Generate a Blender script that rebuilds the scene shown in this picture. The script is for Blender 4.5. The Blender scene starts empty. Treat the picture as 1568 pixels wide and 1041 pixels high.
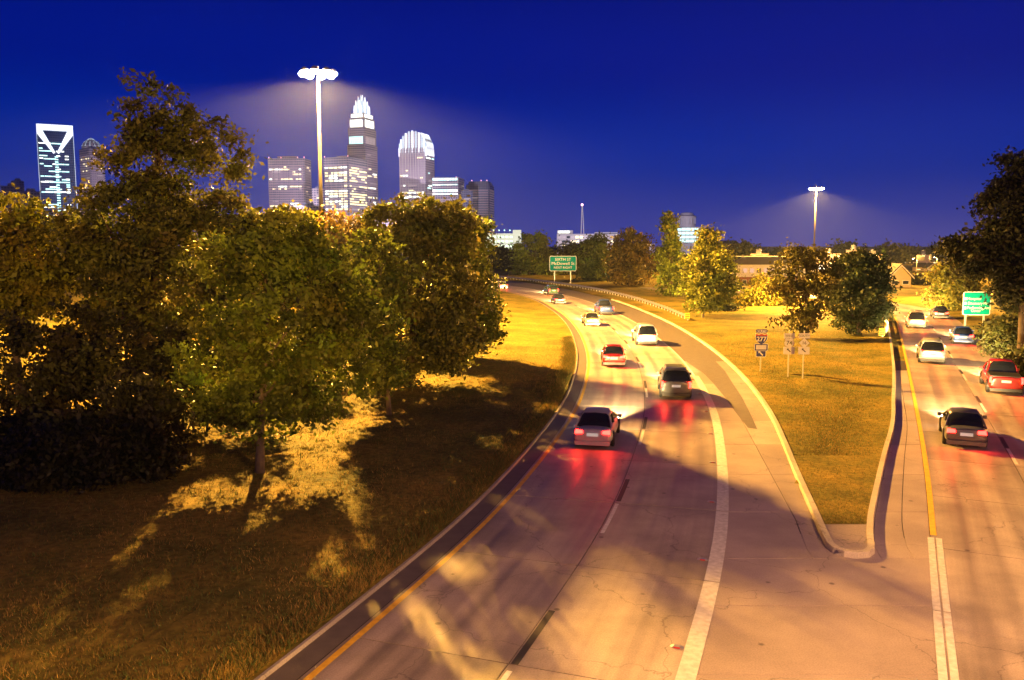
import bpy, bmesh, math, random
import numpy as np
from mathutils import Vector, Matrix
R = math.radians
random.seed(7); rng = np.random.default_rng(7)
scene = bpy.context.scene
col = scene.collection

# ------------------------------------------------------------------ camera
CAM_H, FPX = 9.2, 1300.0
PITCH = math.atan((520.5 - 375.0) / FPX)
cam_d = bpy.data.cameras.new('camera'); cam_d.sensor_width = 36.0
cam_d.lens = 36.0 * FPX / 1568.0; cam_d.clip_end = 12000; cam_d.clip_start = 0.1
cam = bpy.data.objects.new('camera', cam_d); col.objects.link(cam)
cam.location = (0, 0, CAM_H); cam.rotation_euler = (R(90) - PITCH, 0, 0)
scene.camera = cam
# ------------------------------------------------------------------ sky
world = bpy.data.worlds.new('World'); scene.world = world; world.use_nodes = True
wn = world.node_tree.nodes; wl = world.node_tree.links; wn.clear()
w_out = wn.new('ShaderNodeOutputWorld'); w_bg = wn.new('ShaderNodeBackground')
w_sky = wn.new('ShaderNodeTexSky'); w_sky.sky_type = 'NISHITA'; w_sky.sun_disc = False
w_sky.sun_elevation = R(1.5); w_sky.sun_rotation = R(180)
w_sky.air_density = 1.0; w_sky.dust_density = 0.3; w_sky.ozone_density = 6.0
w_tint = wn.new('ShaderNodeMix'); w_tint.data_type = 'RGBA'; w_tint.blend_type = 'MULTIPLY'
w_tint.inputs['Factor'].default_value = 1.0
w_tint.inputs[7].default_value = (0.0, 0.10, 1.0, 1)
wl.new(w_sky.outputs['Color'], w_tint.inputs[6])
# after sunset the city's own light brightens the air evenly all round the horizon
w_tc = wn.new('ShaderNodeTexCoord'); w_sep = wn.new('ShaderNodeSeparateXYZ'); wl.new(w_tc.outputs['Generated'], w_sep.inputs[0])
w_ramp = wn.new('ShaderNodeValToRGB'); wl.new(w_sep.outputs[2], w_ramp.inputs['Fac']); w_ramp.color_ramp.interpolation = 'EASE'
e_ = w_ramp.color_ramp.elements; e_[0].position = 0.0; e_[0].color = (0.42, 0.52, 3.4, 1); e_[1].position = 0.34; e_[1].color = (0.0, 0.0, 0.15, 1)
k_ = e_.new(0.09); k_.color = (0.0, 0.22, 2.7, 1); k_ = e_.new(0.20); k_.color = (0.0, 0.05, 1.3, 1)
w_add = wn.new('ShaderNodeMix'); w_add.data_type = 'RGBA'; w_add.blend_type = 'ADD'; w_add.inputs['Factor'].default_value = 1.0
wl.new(w_tint.outputs[2], w_add.inputs[6]); wl.new(w_ramp.outputs['Color'], w_add.inputs[7])
wl.new(w_add.outputs[2], w_bg.inputs['Color']); w_bg.inputs['Strength'].default_value = 0.083
wl.new(w_bg.outputs['Background'], w_out.inputs['Surface'])
# ------------------------------------------------------------------ exposure
scene.view_settings.view_transform = 'Standard'; scene.view_settings.look = 'None'
scene.view_settings.gamma = 1.0; scene.view_settings.exposure = 0.3
scene.view_settings.use_curve_mapping = False
scene.render.engine = 'CYCLES'
scene.cycles.use_denoising = True
scene.cycles.max_bounces = 5; scene.cycles.diffuse_bounces = 2; scene.cycles.glossy_bounces = 2
scene.cycles.transparent_max_bounces = 4; scene.cycles.volume_bounces = 0
scene.cycles.sample_clamp_indirect = 6.0
P_BR = 90e3; HAZE = 0.00013
SODIUM = (1.0, 0.47, 0.07)
P_L1, P_L2, P_B1 = 460e3, 420e3, 880e3

# ------------------------------------------------------------------ measuring helpers
cP, sP = math.cos(PITCH), math.sin(PITCH)
def on_ground(px, py, z=0.0):
    dx = (px - 784) / FPX; dz = -(py - 520.5) / FPX
    Y = cP + dz * sP; Z = -sP + dz * cP; t = (z - CAM_H) / Z
    return dx * t, Y * t
def at_depth(px, py, Y0):
    dx = (px - 784) / FPX; dz = -(py - 520.5) / FPX
    Y = cP + dz * sP; Z = -sP + dz * cP; t = Y0 / Y
    return dx * t, Y0, CAM_H + Z * t

# ------------------------------------------------------------------ materials
MATS = {}
def nodes_of(name):
    m = bpy.data.materials.new(name); m.use_nodes = True
    nt = m.node_tree; b = nt.nodes['Principled BSDF']; MATS[name] = m
    return m, nt, b
def rgba(c): return (c[0], c[1], c[2], 1.0)
def mat(name, c, rough=0.6, metal=0.0, var=0.25, scale=3.0, bump=0.0, bscale=40.0, coat=0.0):
    """plain surface with procedural colour variation and optional fine relief"""
    m, nt, b = nodes_of(name)
    geo = nt.nodes.new('ShaderNodeNewGeometry')
    no = nt.nodes.new('ShaderNodeTexNoise'); no.inputs['Scale'].default_value = scale; no.inputs['Detail'].default_value = 5
    nt.links.new(geo.outputs['Position'], no.inputs['Vector'])
    mx = nt.nodes.new('ShaderNodeMix'); mx.data_type = 'RGBA'
    mx.inputs[6].default_value = rgba([v * (1 - var) for v in c]); mx.inputs[7].default_value = rgba([min(1, v * (1 + var)) for v in c])
    nt.links.new(no.outputs['Fac'], mx.inputs['Factor']); nt.links.new(mx.outputs[2], b.inputs['Base Color'])
    b.inputs['Roughness'].default_value = rough; b.inputs['Metallic'].default_value = metal
    if coat: b.inputs['Coat Weight'].default_value = coat
    if bump:
        n2 = nt.nodes.new('ShaderNodeTexNoise'); n2.inputs['Scale'].default_value = bscale; n2.inputs['Detail'].default_value = 4
        nt.links.new(geo.outputs['Position'], n2.inputs['Vector'])
        bp = nt.nodes.new('ShaderNodeBump'); bp.inputs['Strength'].default_value = bump; bp.inputs['Distance'].default_value = 0.02
        nt.links.new(n2.outputs['Fac'], bp.inputs['Height']); nt.links.new(bp.outputs['Normal'], b.inputs['Normal'])
    return m
def glow(name, c, strength, sampled=False):
    m, nt, b = nodes_of(name)
    b.inputs['Base Color'].default_value = rgba([v * 0.5 for v in c])
    b.inputs['Emission Color'].default_value = rgba(c); b.inputs['Emission Strength'].default_value = strength
    if not sampled: m.cycles.emission_sampling = 'NONE'
    return m
def concrete(name, c, dark=0.62, rough=0.50, streak=True):
    m, nt, b = nodes_of(name); L = nt.links.new
    geo = nt.nodes.new('ShaderNodeNewGeometry')
    big = nt.nodes.new('ShaderNodeTexNoise'); big.inputs['Scale'].default_value = 0.32; big.inputs['Detail'].default_value = 6; big.inputs['Roughness'].default_value = 0.62
    fine = nt.nodes.new('ShaderNodeTexNoise'); fine.inputs['Scale'].default_value = 26; fine.inputs['Detail'].default_value = 5
    spots = nt.nodes.new('ShaderNodeTexVoronoi'); spots.inputs['Scale'].default_value = 0.75
    L(geo.outputs['Position'], big.inputs['Vector']); L(geo.outputs['Position'], fine.inputs['Vector']); L(geo.outputs['Position'], spots.inputs['Vector'])
    r1 = nt.nodes.new('ShaderNodeValToRGB'); r1.color_ramp.elements[0].position = 0.36; r1.color_ramp.elements[1].position = 0.62
    r1.color_ramp.elements[0].color = rgba([v * dark for v in c]); r1.color_ramp.elements[1].color = rgba(c)
    L(big.outputs['Fac'], r1.inputs['Fac'])
    r2 = nt.nodes.new('ShaderNodeMapRange'); r2.inputs['From Min'].default_value = 0.3; r2.inputs['From Max'].default_value = 0.7
    r2.inputs['To Min'].default_value = 0.80; r2.inputs['To Max'].default_value = 1.12
    L(fine.outputs['Fac'], r2.inputs['Value'])
    mm = nt.nodes.new('ShaderNodeMix'); mm.data_type = 'RGBA'; mm.blend_type = 'MULTIPLY'; mm.inputs['Factor'].default_value = 1
    L(r1.outputs['Color'], mm.inputs[6]); L(r2.outputs['Result'], mm.inputs[7])
    # small oil spots
    r3 = nt.nodes.new('ShaderNodeMapRange'); r3.inputs['From Min'].default_value = 0.04; r3.inputs['From Max'].default_value = 0.075
    r3.inputs['To Min'].default_value = 0.35; r3.inputs['To Max'].default_value = 1.0
    L(spots.outputs['Distance'], r3.inputs['Value'])
    m2 = nt.nodes.new('ShaderNodeMix'); m2.data_type = 'RGBA'; m2.blend_type = 'MULTIPLY'; m2.inputs['Factor'].default_value = 1
    L(mm.outputs[2], m2.inputs[6]); L(r3.outputs['Result'], m2.inputs[7])
    oi = nt.nodes.new('ShaderNodeObjectInfo'); ro = nt.nodes.new('ShaderNodeMapRange'); ro.inputs['To Min'].default_value = .82; ro.inputs['To Max'].default_value = 1.1
    L(oi.outputs['Random'], ro.inputs['Value'])
    mo = nt.nodes.new('ShaderNodeMix'); mo.data_type = 'RGBA'; mo.blend_type = 'MULTIPLY'; mo.inputs['Factor'].default_value = 1; L(m2.outputs[2], mo.inputs[6]); L(ro.outputs['Result'], mo.inputs[7])
    # hairline cracks
    wv = nt.nodes.new('ShaderNodeTexVoronoi'); wv.feature = 'DISTANCE_TO_EDGE'; wv.inputs['Scale'].default_value = 0.21
    nw = nt.nodes.new('ShaderNodeTexNoise'); nw.inputs['Scale'].default_value = 1.3; nw.inputs['Detail'].default_value = 6; L(geo.outputs['Position'], nw.inputs['Vector'])
    av = nt.nodes.new('ShaderNodeVectorMath'); av.operation = 'ADD'; L(geo.outputs['Position'], av.inputs[0]); L(nw.outputs['Color'], av.inputs[1]); L(av.outputs[0], wv.inputs['Vector'])
    rc = nt.nodes.new('ShaderNodeMapRange'); rc.inputs['From Min'].default_value = .0012; rc.inputs['From Max'].default_value = .004; rc.inputs['To Min'].default_value = .62; rc.inputs['To Max'].default_value = 1.0
    L(wv.outputs['Distance'], rc.inputs['Value'])
    mc = nt.nodes.new('ShaderNodeMix'); mc.data_type = 'RGBA'; mc.blend_type = 'MULTIPLY'; mc.inputs['Factor'].default_value = 1; L(mo.outputs[2], mc.inputs[6]); L(rc.outputs['Result'], mc.inputs[7])
    out = mc.outputs[2]
    if streak:   # tyre-polished, rubber-darkened paths along each lane (uses the lane coordinate stored on the slab)
        at = nt.nodes.new('ShaderNodeAttribute'); at.attribute_name = 'lane'
        sep = nt.nodes.new('ShaderNodeSeparateXYZ'); L(at.outputs['Vector'], sep.inputs[0])
        cmb = nt.nodes.new('ShaderNodeCombineXYZ')
        sx = nt.nodes.new('ShaderNodeMath'); sx.operation = 'MULTIPLY'; sx.inputs[1].default_value = 1.6
        sy = nt.nodes.new('ShaderNodeMath'); sy.operation = 'MULTIPLY'; sy.inputs[1].default_value = 0.035
        L(sep.outputs[0], sx.inputs[0]); L(sep.outputs[1], sy.inputs[0]); L(sx.outputs[0], cmb.inputs[0]); L(sy.outputs[0], cmb.inputs[1])
        ns = nt.nodes.new('ShaderNodeTexNoise'); ns.inputs['Scale'].default_value = 1.0; ns.inputs['Detail'].default_value = 5
        L(cmb.outputs[0], ns.inputs['Vector'])
        r4 = nt.nodes.new('ShaderNodeMapRange'); r4.inputs['From Min'].default_value = 0.35; r4.inputs['From Max'].default_value = 0.65
        r4.inputs['To Min'].default_value = 0.60; r4.inputs['To Max'].default_value = 1.10
        L(ns.outputs['Fac'], r4.inputs['Value'])
        m3 = nt.nodes.new('ShaderNodeMix'); m3.data_type = 'RGBA'; m3.blend_type = 'MULTIPLY'; m3.inputs['Factor'].default_value = 1
        L(out, m3.inputs[6]); L(r4.outputs['Result'], m3.inputs[7]); out = m3.outputs[2]
        r5 = nt.nodes.new('ShaderNodeMapRange'); r5.inputs['From Min'].default_value = 0.35; r5.inputs['From Max'].default_value = 0.65
        r5.inputs['To Min'].default_value = rough - 0.1; r5.inputs['To Max'].default_value = rough + 0.12
        L(ns.outputs['Fac'], r5.inputs['Value']); L(r5.outputs['Result'], b.inputs['Roughness'])
    else:
        b.inputs['Roughness'].default_value = rough
    L(out, b.inputs['Base Color'])
    bp = nt.nodes.new('ShaderNodeBump'); bp.inputs['Strength'].default_value = 0.12; bp.inputs['Distance'].default_value = 0.01
    L(fine.outputs['Fac'], bp.inputs['Height']); L(bp.outputs['Normal'], b.inputs['Normal'])
    return m
def vcol_mat(name, rough=0.7, translucent=0.0):
    m, nt, b = nodes_of(name); L = nt.links.new
    at = nt.nodes.new('ShaderNodeAttribute'); at.attribute_name = 'tone'
    L(at.outputs['Color'], b.inputs['Base Color']); b.inputs['Roughness'].default_value = rough
    b.inputs['Specular IOR Level'].default_value = 0.35
    if translucent:
        tr = nt.nodes.new('ShaderNodeBsdfTranslucent'); L(at.outputs['Color'], tr.inputs['Color'])
        mx = nt.nodes.new('ShaderNodeMixShader'); mx.inputs['Fac'].default_value = translucent
        out = nt.nodes['Material Output']
        L(b.outputs[0], mx.inputs[1]); L(tr.outputs[0], mx.inputs[2]); L(mx.outputs[0], out.inputs['Surface'])
    return m
def ground_mat():
    m, nt, b = nodes_of('dry_grass'); L = nt.links.new
    geo = nt.nodes.new('ShaderNodeNewGeometry')
    n1 = nt.nodes.new('ShaderNodeTexNoise'); n1.inputs['Scale'].default_value = 0.22; n1.inputs['Detail'].default_value = 7; n1.inputs['Roughness'].default_value = 0.65
    n2 = nt.nodes.new('ShaderNodeTexNoise'); n2.inputs['Scale'].default_value = 5.0; n2.inputs['Detail'].default_value = 6
    L(geo.outputs['Position'], n1.inputs['Vector']); L(geo.outputs['Position'], n2.inputs['Vector'])
    r = nt.nodes.new('ShaderNodeValToRGB'); e = r.color_ramp.elements
    e[0].position = 0.30; e[0].color = (0.055, 0.075, 0.018, 1); e[1].position = 0.68; e[1].color = (0.30, 0.21, 0.04, 1)
    k = e.new(0.5); k.color = (0.18, 0.15, 0.03, 1)
    L(n1.outputs['Fac'], r.inputs['Fac'])
    r2 = nt.nodes.new('ShaderNodeMapRange'); r2.inputs['From Min'].default_value = 0.3; r2.inputs['From Max'].default_value = 0.7
    r2.inputs['To Min'].default_value = 0.6; r2.inputs['To Max'].default_value = 1.25; L(n2.outputs['Fac'], r2.inputs['Value'])
    mm = nt.nodes.new('ShaderNodeMix'); mm.data_type = 'RGBA'; mm.blend_type = 'MULTIPLY'; mm.inputs['Factor'].default_value = 1
    L(r.outputs['Color'], mm.inputs[6]); L(r2.outputs['Result'], mm.inputs[7]); L(mm.outputs[2], b.inputs['Base Color'])
    b.inputs['Roughness'].default_value = 0.9; b.inputs['Specular IOR Level'].default_value = 0.1
    bp = nt.nodes.new('ShaderNodeBump'); bp.inputs['Strength'].default_value = 0.6; bp.inputs['Distance'].default_value = 0.08
    L(n2.outputs['Fac'], bp.inputs['Height']); L(bp.outputs['Normal'], b.inputs['Normal'])
    return m
def tower_mat(name, c, glassc, fh, ww, rough=0.35):
    """stone or metal facade with a regular grid of unlit glass too small to tell apart"""
    m, nt, b = nodes_of(name); L = nt.links.new
    tc = nt.nodes.new('ShaderNodeTexCoord'); sep = nt.nodes.new('ShaderNodeSeparateXYZ'); L(tc.outputs['Object'], sep.inputs[0])
    def stripe(sock, period, duty):
        d = nt.nodes.new('ShaderNodeMath'); d.operation = 'DIVIDE'; d.inputs[1].default_value = period; L(sock, d.inputs[0])
        f = nt.nodes.new('ShaderNodeMath'); f.operation = 'FRACT'; L(d.outputs[0], f.inputs[0])
        g = nt.nodes.new('ShaderNodeMath'); g.operation = 'LESS_THAN'; g.inputs[1].default_value = duty; L(f.outputs[0], g.inputs[0]); return g.outputs[0]
    ad = nt.nodes.new('ShaderNodeMath'); ad.operation = 'ADD'; L(sep.outputs[0], ad.inputs[0]); L(sep.outputs[1], ad.inputs[1])
    mu = nt.nodes.new('ShaderNodeMath'); mu.operation = 'MULTIPLY'
    L(stripe(sep.outputs[2], fh, 0.55), mu.inputs[0]); L(stripe(ad.outputs[0], ww, 0.7), mu.inputs[1])
    mx = nt.nodes.new('ShaderNodeMix'); mx.data_type = 'RGBA'; mx.inputs[6].default_value = rgba(c); mx.inputs[7].default_value = rgba(glassc)
    L(mu.outputs[0], mx.inputs['Factor']); L(mx.outputs[2], b.inputs['Base Color'])
    rr = nt.nodes.new('ShaderNodeMapRange'); rr.inputs['To Min'].default_value = rough + 0.3; rr.inputs['To Max'].default_value = 0.12
    L(mu.outputs[0], rr.inputs['Value']); L(rr.outputs['Result'], b.inputs['Roughness'])
    return m

ground_mat()
concrete('road_concrete', (0.46, 0.39, 0.35)); concrete('apron_concrete', (0.42, 0.35, 0.32), dark=0.72, streak=False)
concrete('kerb_concrete', (0.50, 0.45, 0.38), dark=0.7, rough=0.7, streak=False)
concrete('bridge_concrete', (0.38, 0.36, 0.33), rough=0.8, streak=False)
mat('joint_sealant', (0.035, 0.032, 0.03), 0.7, var=0.3, scale=8)
mat('asphalt', (0.115, 0.10, 0.09), 0.62, var=0.35, scale=2.2, bump=0.3, bscale=60)
mat('white_paint', (0.60, 0.59, 0.58), 0.6, var=0.5, scale=6); mat('yellow_paint', (0.70, 0.42, 0.03), 0.6, var=0.45, scale=5)
mat('black_paint', (0.02, 0.02, 0.02), 0.6); mat('galvanised', (0.45, 0.46, 0.46), 0.42, 0.7, scale=4)
mat('mast_steel', (0.09, 0.085, 0.08), 0.6, 0.2); mat('steel', (0.42, 0.42, 0.42), 0.4, 0.6); mat('sign_green', (0.0, 0.30, 0.24), 0.6, var=0.06); MATS['sign_green'].node_tree.nodes['Principled BSDF'].inputs['Specular IOR Level'].default_value = 0.08; mat('sign_white', (0.82, 0.82, 0.80), 0.4, var=0.05)
mat('sign_blue', (0.01, 0.025, 0.24), 0.35, var=0.06); mat('sign_red', (0.5, 0.02, 0.03), 0.35, var=0.06); mat('sign_black', (0.012, 0.012, 0.012), 0.4)
mat('reflector_yellow', (0.75, 0.55, 0.02), 0.3, var=0.08)
mat('bark', (0.085, 0.062, 0.045), 0.9, var=0.45, scale=6, bump=0.8, bscale=18); mat('pale_bark', (0.19, 0.155, 0.12), 0.9, var=0.35, scale=7, bump=0.6, bscale=22)
vcol_mat('foliage', 0.55, 0.28); vcol_mat('grass_blades', 0.8, 0.2)
mat('tyre', (0.018, 0.018, 0.018), 0.8); mat('rim', (0.5, 0.5, 0.52), 0.25, 0.9); mat('trim_black', (0.02, 0.02, 0.022), 0.45)
mat('car_glass', (0.012, 0.014, 0.018), 0.06, var=0.1); glow('tail_glow', (1.0, 0.012, 0.008), 26.0); glow('head_glow', (1.0, 0.86, 0.6), 40.0)
glow('facade_glow', (0.62, 0.46, 0.55), .20); glow('plate', (0.9, 0.9, 0.8), 0.25)  # added glow that lightens the facades; number plates glow without a lamp
for n_, c_ in dict(car_silver=(.42, .43, .44), car_white=(.75, .75, .73), car_black=(.015, .015, .018), car_red=(.30, .015, .015), car_blue=(.02, .05, .18), car_grey=(.12, .125, .13), car_tan=(.33, .27, .19), car_green=(.03, .08, .05)).items():
    mat(n_, c_, 0.3, 0.25, var=0.04, coat=0.8)
glow('lamp_lens', (1.0, 0.80, 0.48), 400.0); glow('street_lens', (1.0, 0.74, 0.36), 120.0)
glow('win_warm', (1.0, 0.83, 0.45), 1.6); glow('win_white', (0.95, 1.0, 0.85), 2.2); glow('win_dim', (0.75, 0.62, 0.62), 0.34); glow('win_teal', (0.55, 1.0, 0.9), 1.7)
glow('crown_glow', (0.90, 0.96, 1.0), 1.25); glow('crown_soft_glow', (0.75, 0.9, 0.98), .5); glow('beacon', (1.0, 0.5, 0.5), 5.0); glow('deck_wall_glow', (0.80, 1.0, 0.72), 1.15)  # floodlit crowns and the deck's back wall carry their light as glow
mat('house_white', (0.62, 0.60, 0.58), 0.7); mat('brick_wall', (0.26, 0.11, 0.07), 0.85, scale=9); mat('shingle', (0.07, 0.065, 0.07), 0.85, scale=5); mat('dark_glass', (0.03, 0.035, 0.045), 0.12)
mat('pale_stone', (0.55, 0.50, 0.47), 0.7, var=0.1); mat('tan_wall', (0.5, 0.4, 0.25), 0.8, var=0.1)
tower_mat('facade_mauve', (.42, .34, .36), (.10, .10, .14), 4.0, 3.4); tower_mat('facade_grey', (.40, .36, .38), (.09, .09, .13), 4.0, 5.0)
tower_mat('facade_blue', (.06, .10, .20), (.02, .04, .10), 4.2, 3.0); tower_mat('facade_stone', (.50, .42, .43), (.13, .12, .16), 4.0, 4.4); tower_mat('facade_dim', (.20, .21, .29), (.09, .10, .16), 3.8, 4.0)

# ------------------------------------------------------------------ mesh helpers
class MB:
    def __init__(s): s.v = []; s.f = []
    def add(s, vs, fs):
        o = len(s.v); s.v += [tuple(p) for p in vs]; s.f += [tuple(i + o for i in f) for f in fs]; return s
    def box(s, x0, x1, y0, y1, z0, z1):
        return s.add([(x0, y0, z0), (x1, y0, z0), (x1, y1, z0), (x0, y1, z0), (x0, y0, z1), (x1, y0, z1), (x1, y1, z1), (x0, y1, z1)],
                     [(0, 3, 2, 1), (4, 5, 6, 7), (0, 1, 5, 4), (1, 2, 6, 5), (2, 3, 7, 6), (3, 0, 4, 7)])
    def tube(s, pts, rad, n=8, cap=True):
        pts = [Vector(p) for p in pts]; rings = []
        for i, p in enumerate(pts):
            d = (pts[min(i + 1, len(pts) - 1)] - pts[max(i - 1, 0)]).normalized()
            a = d.orthogonal().normalized() if abs(d.z) < 0.99 else Vector((1, 0, 0)); a = (a - d * a.dot(d)).normalized(); b = d.cross(a)
            r = rad[i] if hasattr(rad, '__len__') else rad
            rings.append([p + (a * math.cos(2 * math.pi * k / n) + b * math.sin(2 * math.pi * k / n)) * r for k in range(n)])
        vs = [q for r_ in rings for q in r_]; fs = []
        for i in range(len(pts) - 1):
            for k in range(n):
                fs.append((i * n + k, i * n + (k + 1) % n, (i + 1) * n + (k + 1) % n, (i + 1) * n + k))
        if cap: fs += [tuple(range(n - 1, -1, -1)), tuple(range((len(pts) - 1) * n, len(pts) * n))]
        return s.add(vs, fs)
    def lathe(s, prof, n=16, origin=(0, 0, 0)):
        o = Vector(origin); vs = []
        for r, z in prof: vs += [(o.x + r * math.cos(2 * math.pi * k / n), o.y + r * math.sin(2 * math.pi * k / n), o.z + z) for k in range(n)]
        fs = [(i * n + k, i * n + (k + 1) % n, (i + 1) * n + (k + 1) % n, (i + 1) * n + k) for i in range(len(prof) - 1) for k in range(n)]
        fs += [tuple(range(n - 1, -1, -1)), tuple(range((len(prof) - 1) * n, len(prof) * n))]
        return s.add(vs, fs)
    def prism(s, poly, y0, y1):
        """polygon in x,z pushed along y"""
        n = len(poly); vs = [(x, y0, z) for x, z in poly] + [(x, y1, z) for x, z in poly]
        return s.add(vs, [tuple(range(n)), tuple(range(2 * n - 1, n - 1, -1))] + [(i, i + n, (i + 1) % n + n, (i + 1) % n) for i in range(n)])
    def ribbon(s, A, B, zA, zB):
        n = len(A); vs = [(p[0], p[1], zA) for p in A] + [(p[0], p[1], zB) for p in B]
        return s.add(vs, [(i, n + i, n + i + 1, i + 1) for i in range(n - 1)])
    def build(s, name, material, parent=None, smooth=False):
        me = bpy.data.meshes.new(name); me.from_pydata(s.v, [], s.f); me.update()
        bm = bmesh.new(); bm.from_mesh(me); bmesh.ops.recalc_face_normals(bm, faces=bm.faces); bm.to_mesh(me); bm.free()
        return link(name, me, material, parent, smooth)
def link(name, me, material, parent=None, smooth=False):
    o = bpy.data.objects.new(name, me); col.objects.link(o)
    if material and not me.materials: me.materials.append(MATS[material])
    if smooth: me.polygons.foreach_set('use_smooth', [True] * len(me.polygons))
    if parent: o.parent = parent
    return o
def tag(o, label=None, cat=None, group=None, kind=None):
    if label: o['label'] = label
    if cat: o['category'] = cat
    if group: o['group'] = group
    if kind: o['kind'] = kind
    return o
def thing(name, label, cat, loc=(0, 0, 0), rz=0.0, group=None):
    o = bpy.data.objects.new(name, None); col.objects.link(o); o.empty_display_size = 0.3
    o.location = loc; o.rotation_euler = (0, 0, rz); return tag(o, label, cat, group)
def copy_tree(o, parent=None):
    c = o.copy(); col.objects.link(c); c.parent = parent
    for ch in list(o.children): copy_tree(ch, c)
    return c
def np_mesh(name, V, F, tone=None):
    """V (n,3), F (m,k) arrays to a mesh quickly, with a per-face colour"""
    me = bpy.data.meshes.new(name); n, (m, k) = len(V), F.shape
    me.vertices.add(n); me.vertices.foreach_set('co', V.astype(np.float32).ravel())
    me.loops.add(m * k); me.loops.foreach_set('vertex_index', F.astype(np.int32).ravel())
    me.polygons.add(m); me.polygons.foreach_set('loop_start', (np.arange(m) * k).astype(np.int32))
    me.update(calc_edges=True)
    if tone is not None:
        a = me.attributes.new('tone', 'FLOAT_COLOR', 'FACE'); a.data.foreach_set('color', np.c_[tone, np.ones(m)].astype(np.float32).ravel())
    return me

# ------------------------------------------------------------------ road alignments (metres; camera above the origin, looking along +y)
def spline(pts, step=1.0):
    P = [np.array(p, float) for p in pts]; P = [2 * P[0] - P[1]] + P + [2 * P[-1] - P[-2]]; out = []
    for i in range(1, len(P) - 2):
        n = max(2, int(np.linalg.norm(P[i + 1] - P[i]) / step))
        for k in range(n):
            t = k / n; a, b, c, d = P[i - 1:i + 3]
            out.append(0.5 * ((2 * b) + (-a + c) * t + (2 * a - 5 * b + 4 * c - d) * t * t + (-a + 3 * b - 3 * c + d) * t ** 3))
    out.append(P[-2]); return np.array(out)
def resample(C, step):
    d = np.r_[0, np.cumsum(np.linalg.norm(np.diff(C, axis=0), axis=1))]; s = np.arange(0, d[-1], step)
    return np.c_[np.interp(s, d, C[:, 0]), np.interp(s, d, C[:, 1])]
def smooth(C, k):
    for _ in range(k): C = np.r_[C[:1], (C[:-2] + 2 * C[1:-1] + C[2:]) / 4, C[-1:]]
    return C
def offset(C, t):
    d = np.gradient(C, axis=0); d /= np.linalg.norm(d, axis=1)[:, None]
    return C + np.c_[d[:, 1], -d[:, 0]] * (t[:, None] if hasattr(t, '__len__') else t)
def xat(C, y): return np.interp(y, C[:, 1], C[:, 0])
LC = smooth(resample(spline([(-19, -20), (-8.1, 9.5), (-5.27, 17.15), (-3.4, 22.5), (-1.75, 27.5), (0.2, 35), (2.3, 44.7), (3.45, 51.5), (4.85, 62.7), (5.75, 74), (6.35, 90), (6.3, 105), (5.6, 120), (3.6, 143), (-0.8, 165), (-8.5, 190), (-23, 222), (-46, 255), (-82, 290)]), 1.0), 12)
KC = smooth(resample(spline([(9.49, 24.63), (9.75, 26.0), (10.45, 28.95), (11.1, 32.3), (12.73, 39.5), (14.33, 47.4), (16.22, 60.1), (17.7, 76), (18.5, 94.3), (18.4, 112), (17.2, 138), (14.5, 160), (9.5, 187), (-2, 225), (-24, 262), (-62, 300)]), 1.0), 10)
RC = smooth(resample(spline([(-9.5, -24), (1.35, 0), (9.15, 17.15), (13.34, 26.24), (16.9, 34), (22.2, 46), (32.4, 69.5), (41, 89.5), (48.2, 106.5), (52.2, 118), (54.0, 130), (52.8, 144), (47.5, 158), (38, 170), (24, 180)]), 1.0), 8)
K2 = spline([(10.9, 24.5), (11.98, 27.26), (16.03, 35.56), (19.65, 42.8), (23.0, 50.2), (29.3, 64.3), (39.2, 87.4), (46.2, 104)], 1.0)
WID, YEL, LN = 8.35, 0.86, 4.66          # main road: right edge, yellow line, lane line, measured from its left edge
WC = offset(LC, WID); RE = offset(RC, 7.1)
NOSE_Y = 24.2

# ---- ground
def spread_axis(lo, hi, step, far):
    a = list(np.arange(lo, hi + .01, step)); d = step
    while a[-1] < far: d *= 1.35; a.append(a[-1] + d)
    d = step
    while a[0] > -far: d *= 1.35; a.insert(0, a[0] - d)
    return np.array(a)
gx = spread_axis(-60, 80, 1.25, 5000); gy = spread_axis(-30, 230, 1.25, 5000)
GX, GY = np.meshgrid(gx, gy); Q = np.c_[GX.ravel(), GY.ravel()]
def dist_to(C, Q, step=2):
    C = C[::step]; out = np.empty(len(Q))
    for i in range(0, len(Q), 4000):
        out[i:i + 4000] = np.sqrt(((Q[i:i + 4000, None, :] - C[None]) ** 2).sum(2)).min(1)
    return out
def inside_band(Q, A, B):
    """signed test by nearest point: right of A and left of B"""
    def side(C):
        n = np.empty(len(Q)); d = np.gradient(C, axis=0)
        for i in range(0, len(Q), 4000):
            j = ((Q[i:i + 4000, None, :] - C[None]) ** 2).sum(2).argmin(1); e = Q[i:i + 4000] - C[j]
            n[i:i + 4000] = d[j, 1] * e[:, 0] - d[j, 0] * e[:, 1]
        return n
    return (side(A) > 0) & (side(B) < 0)
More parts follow.
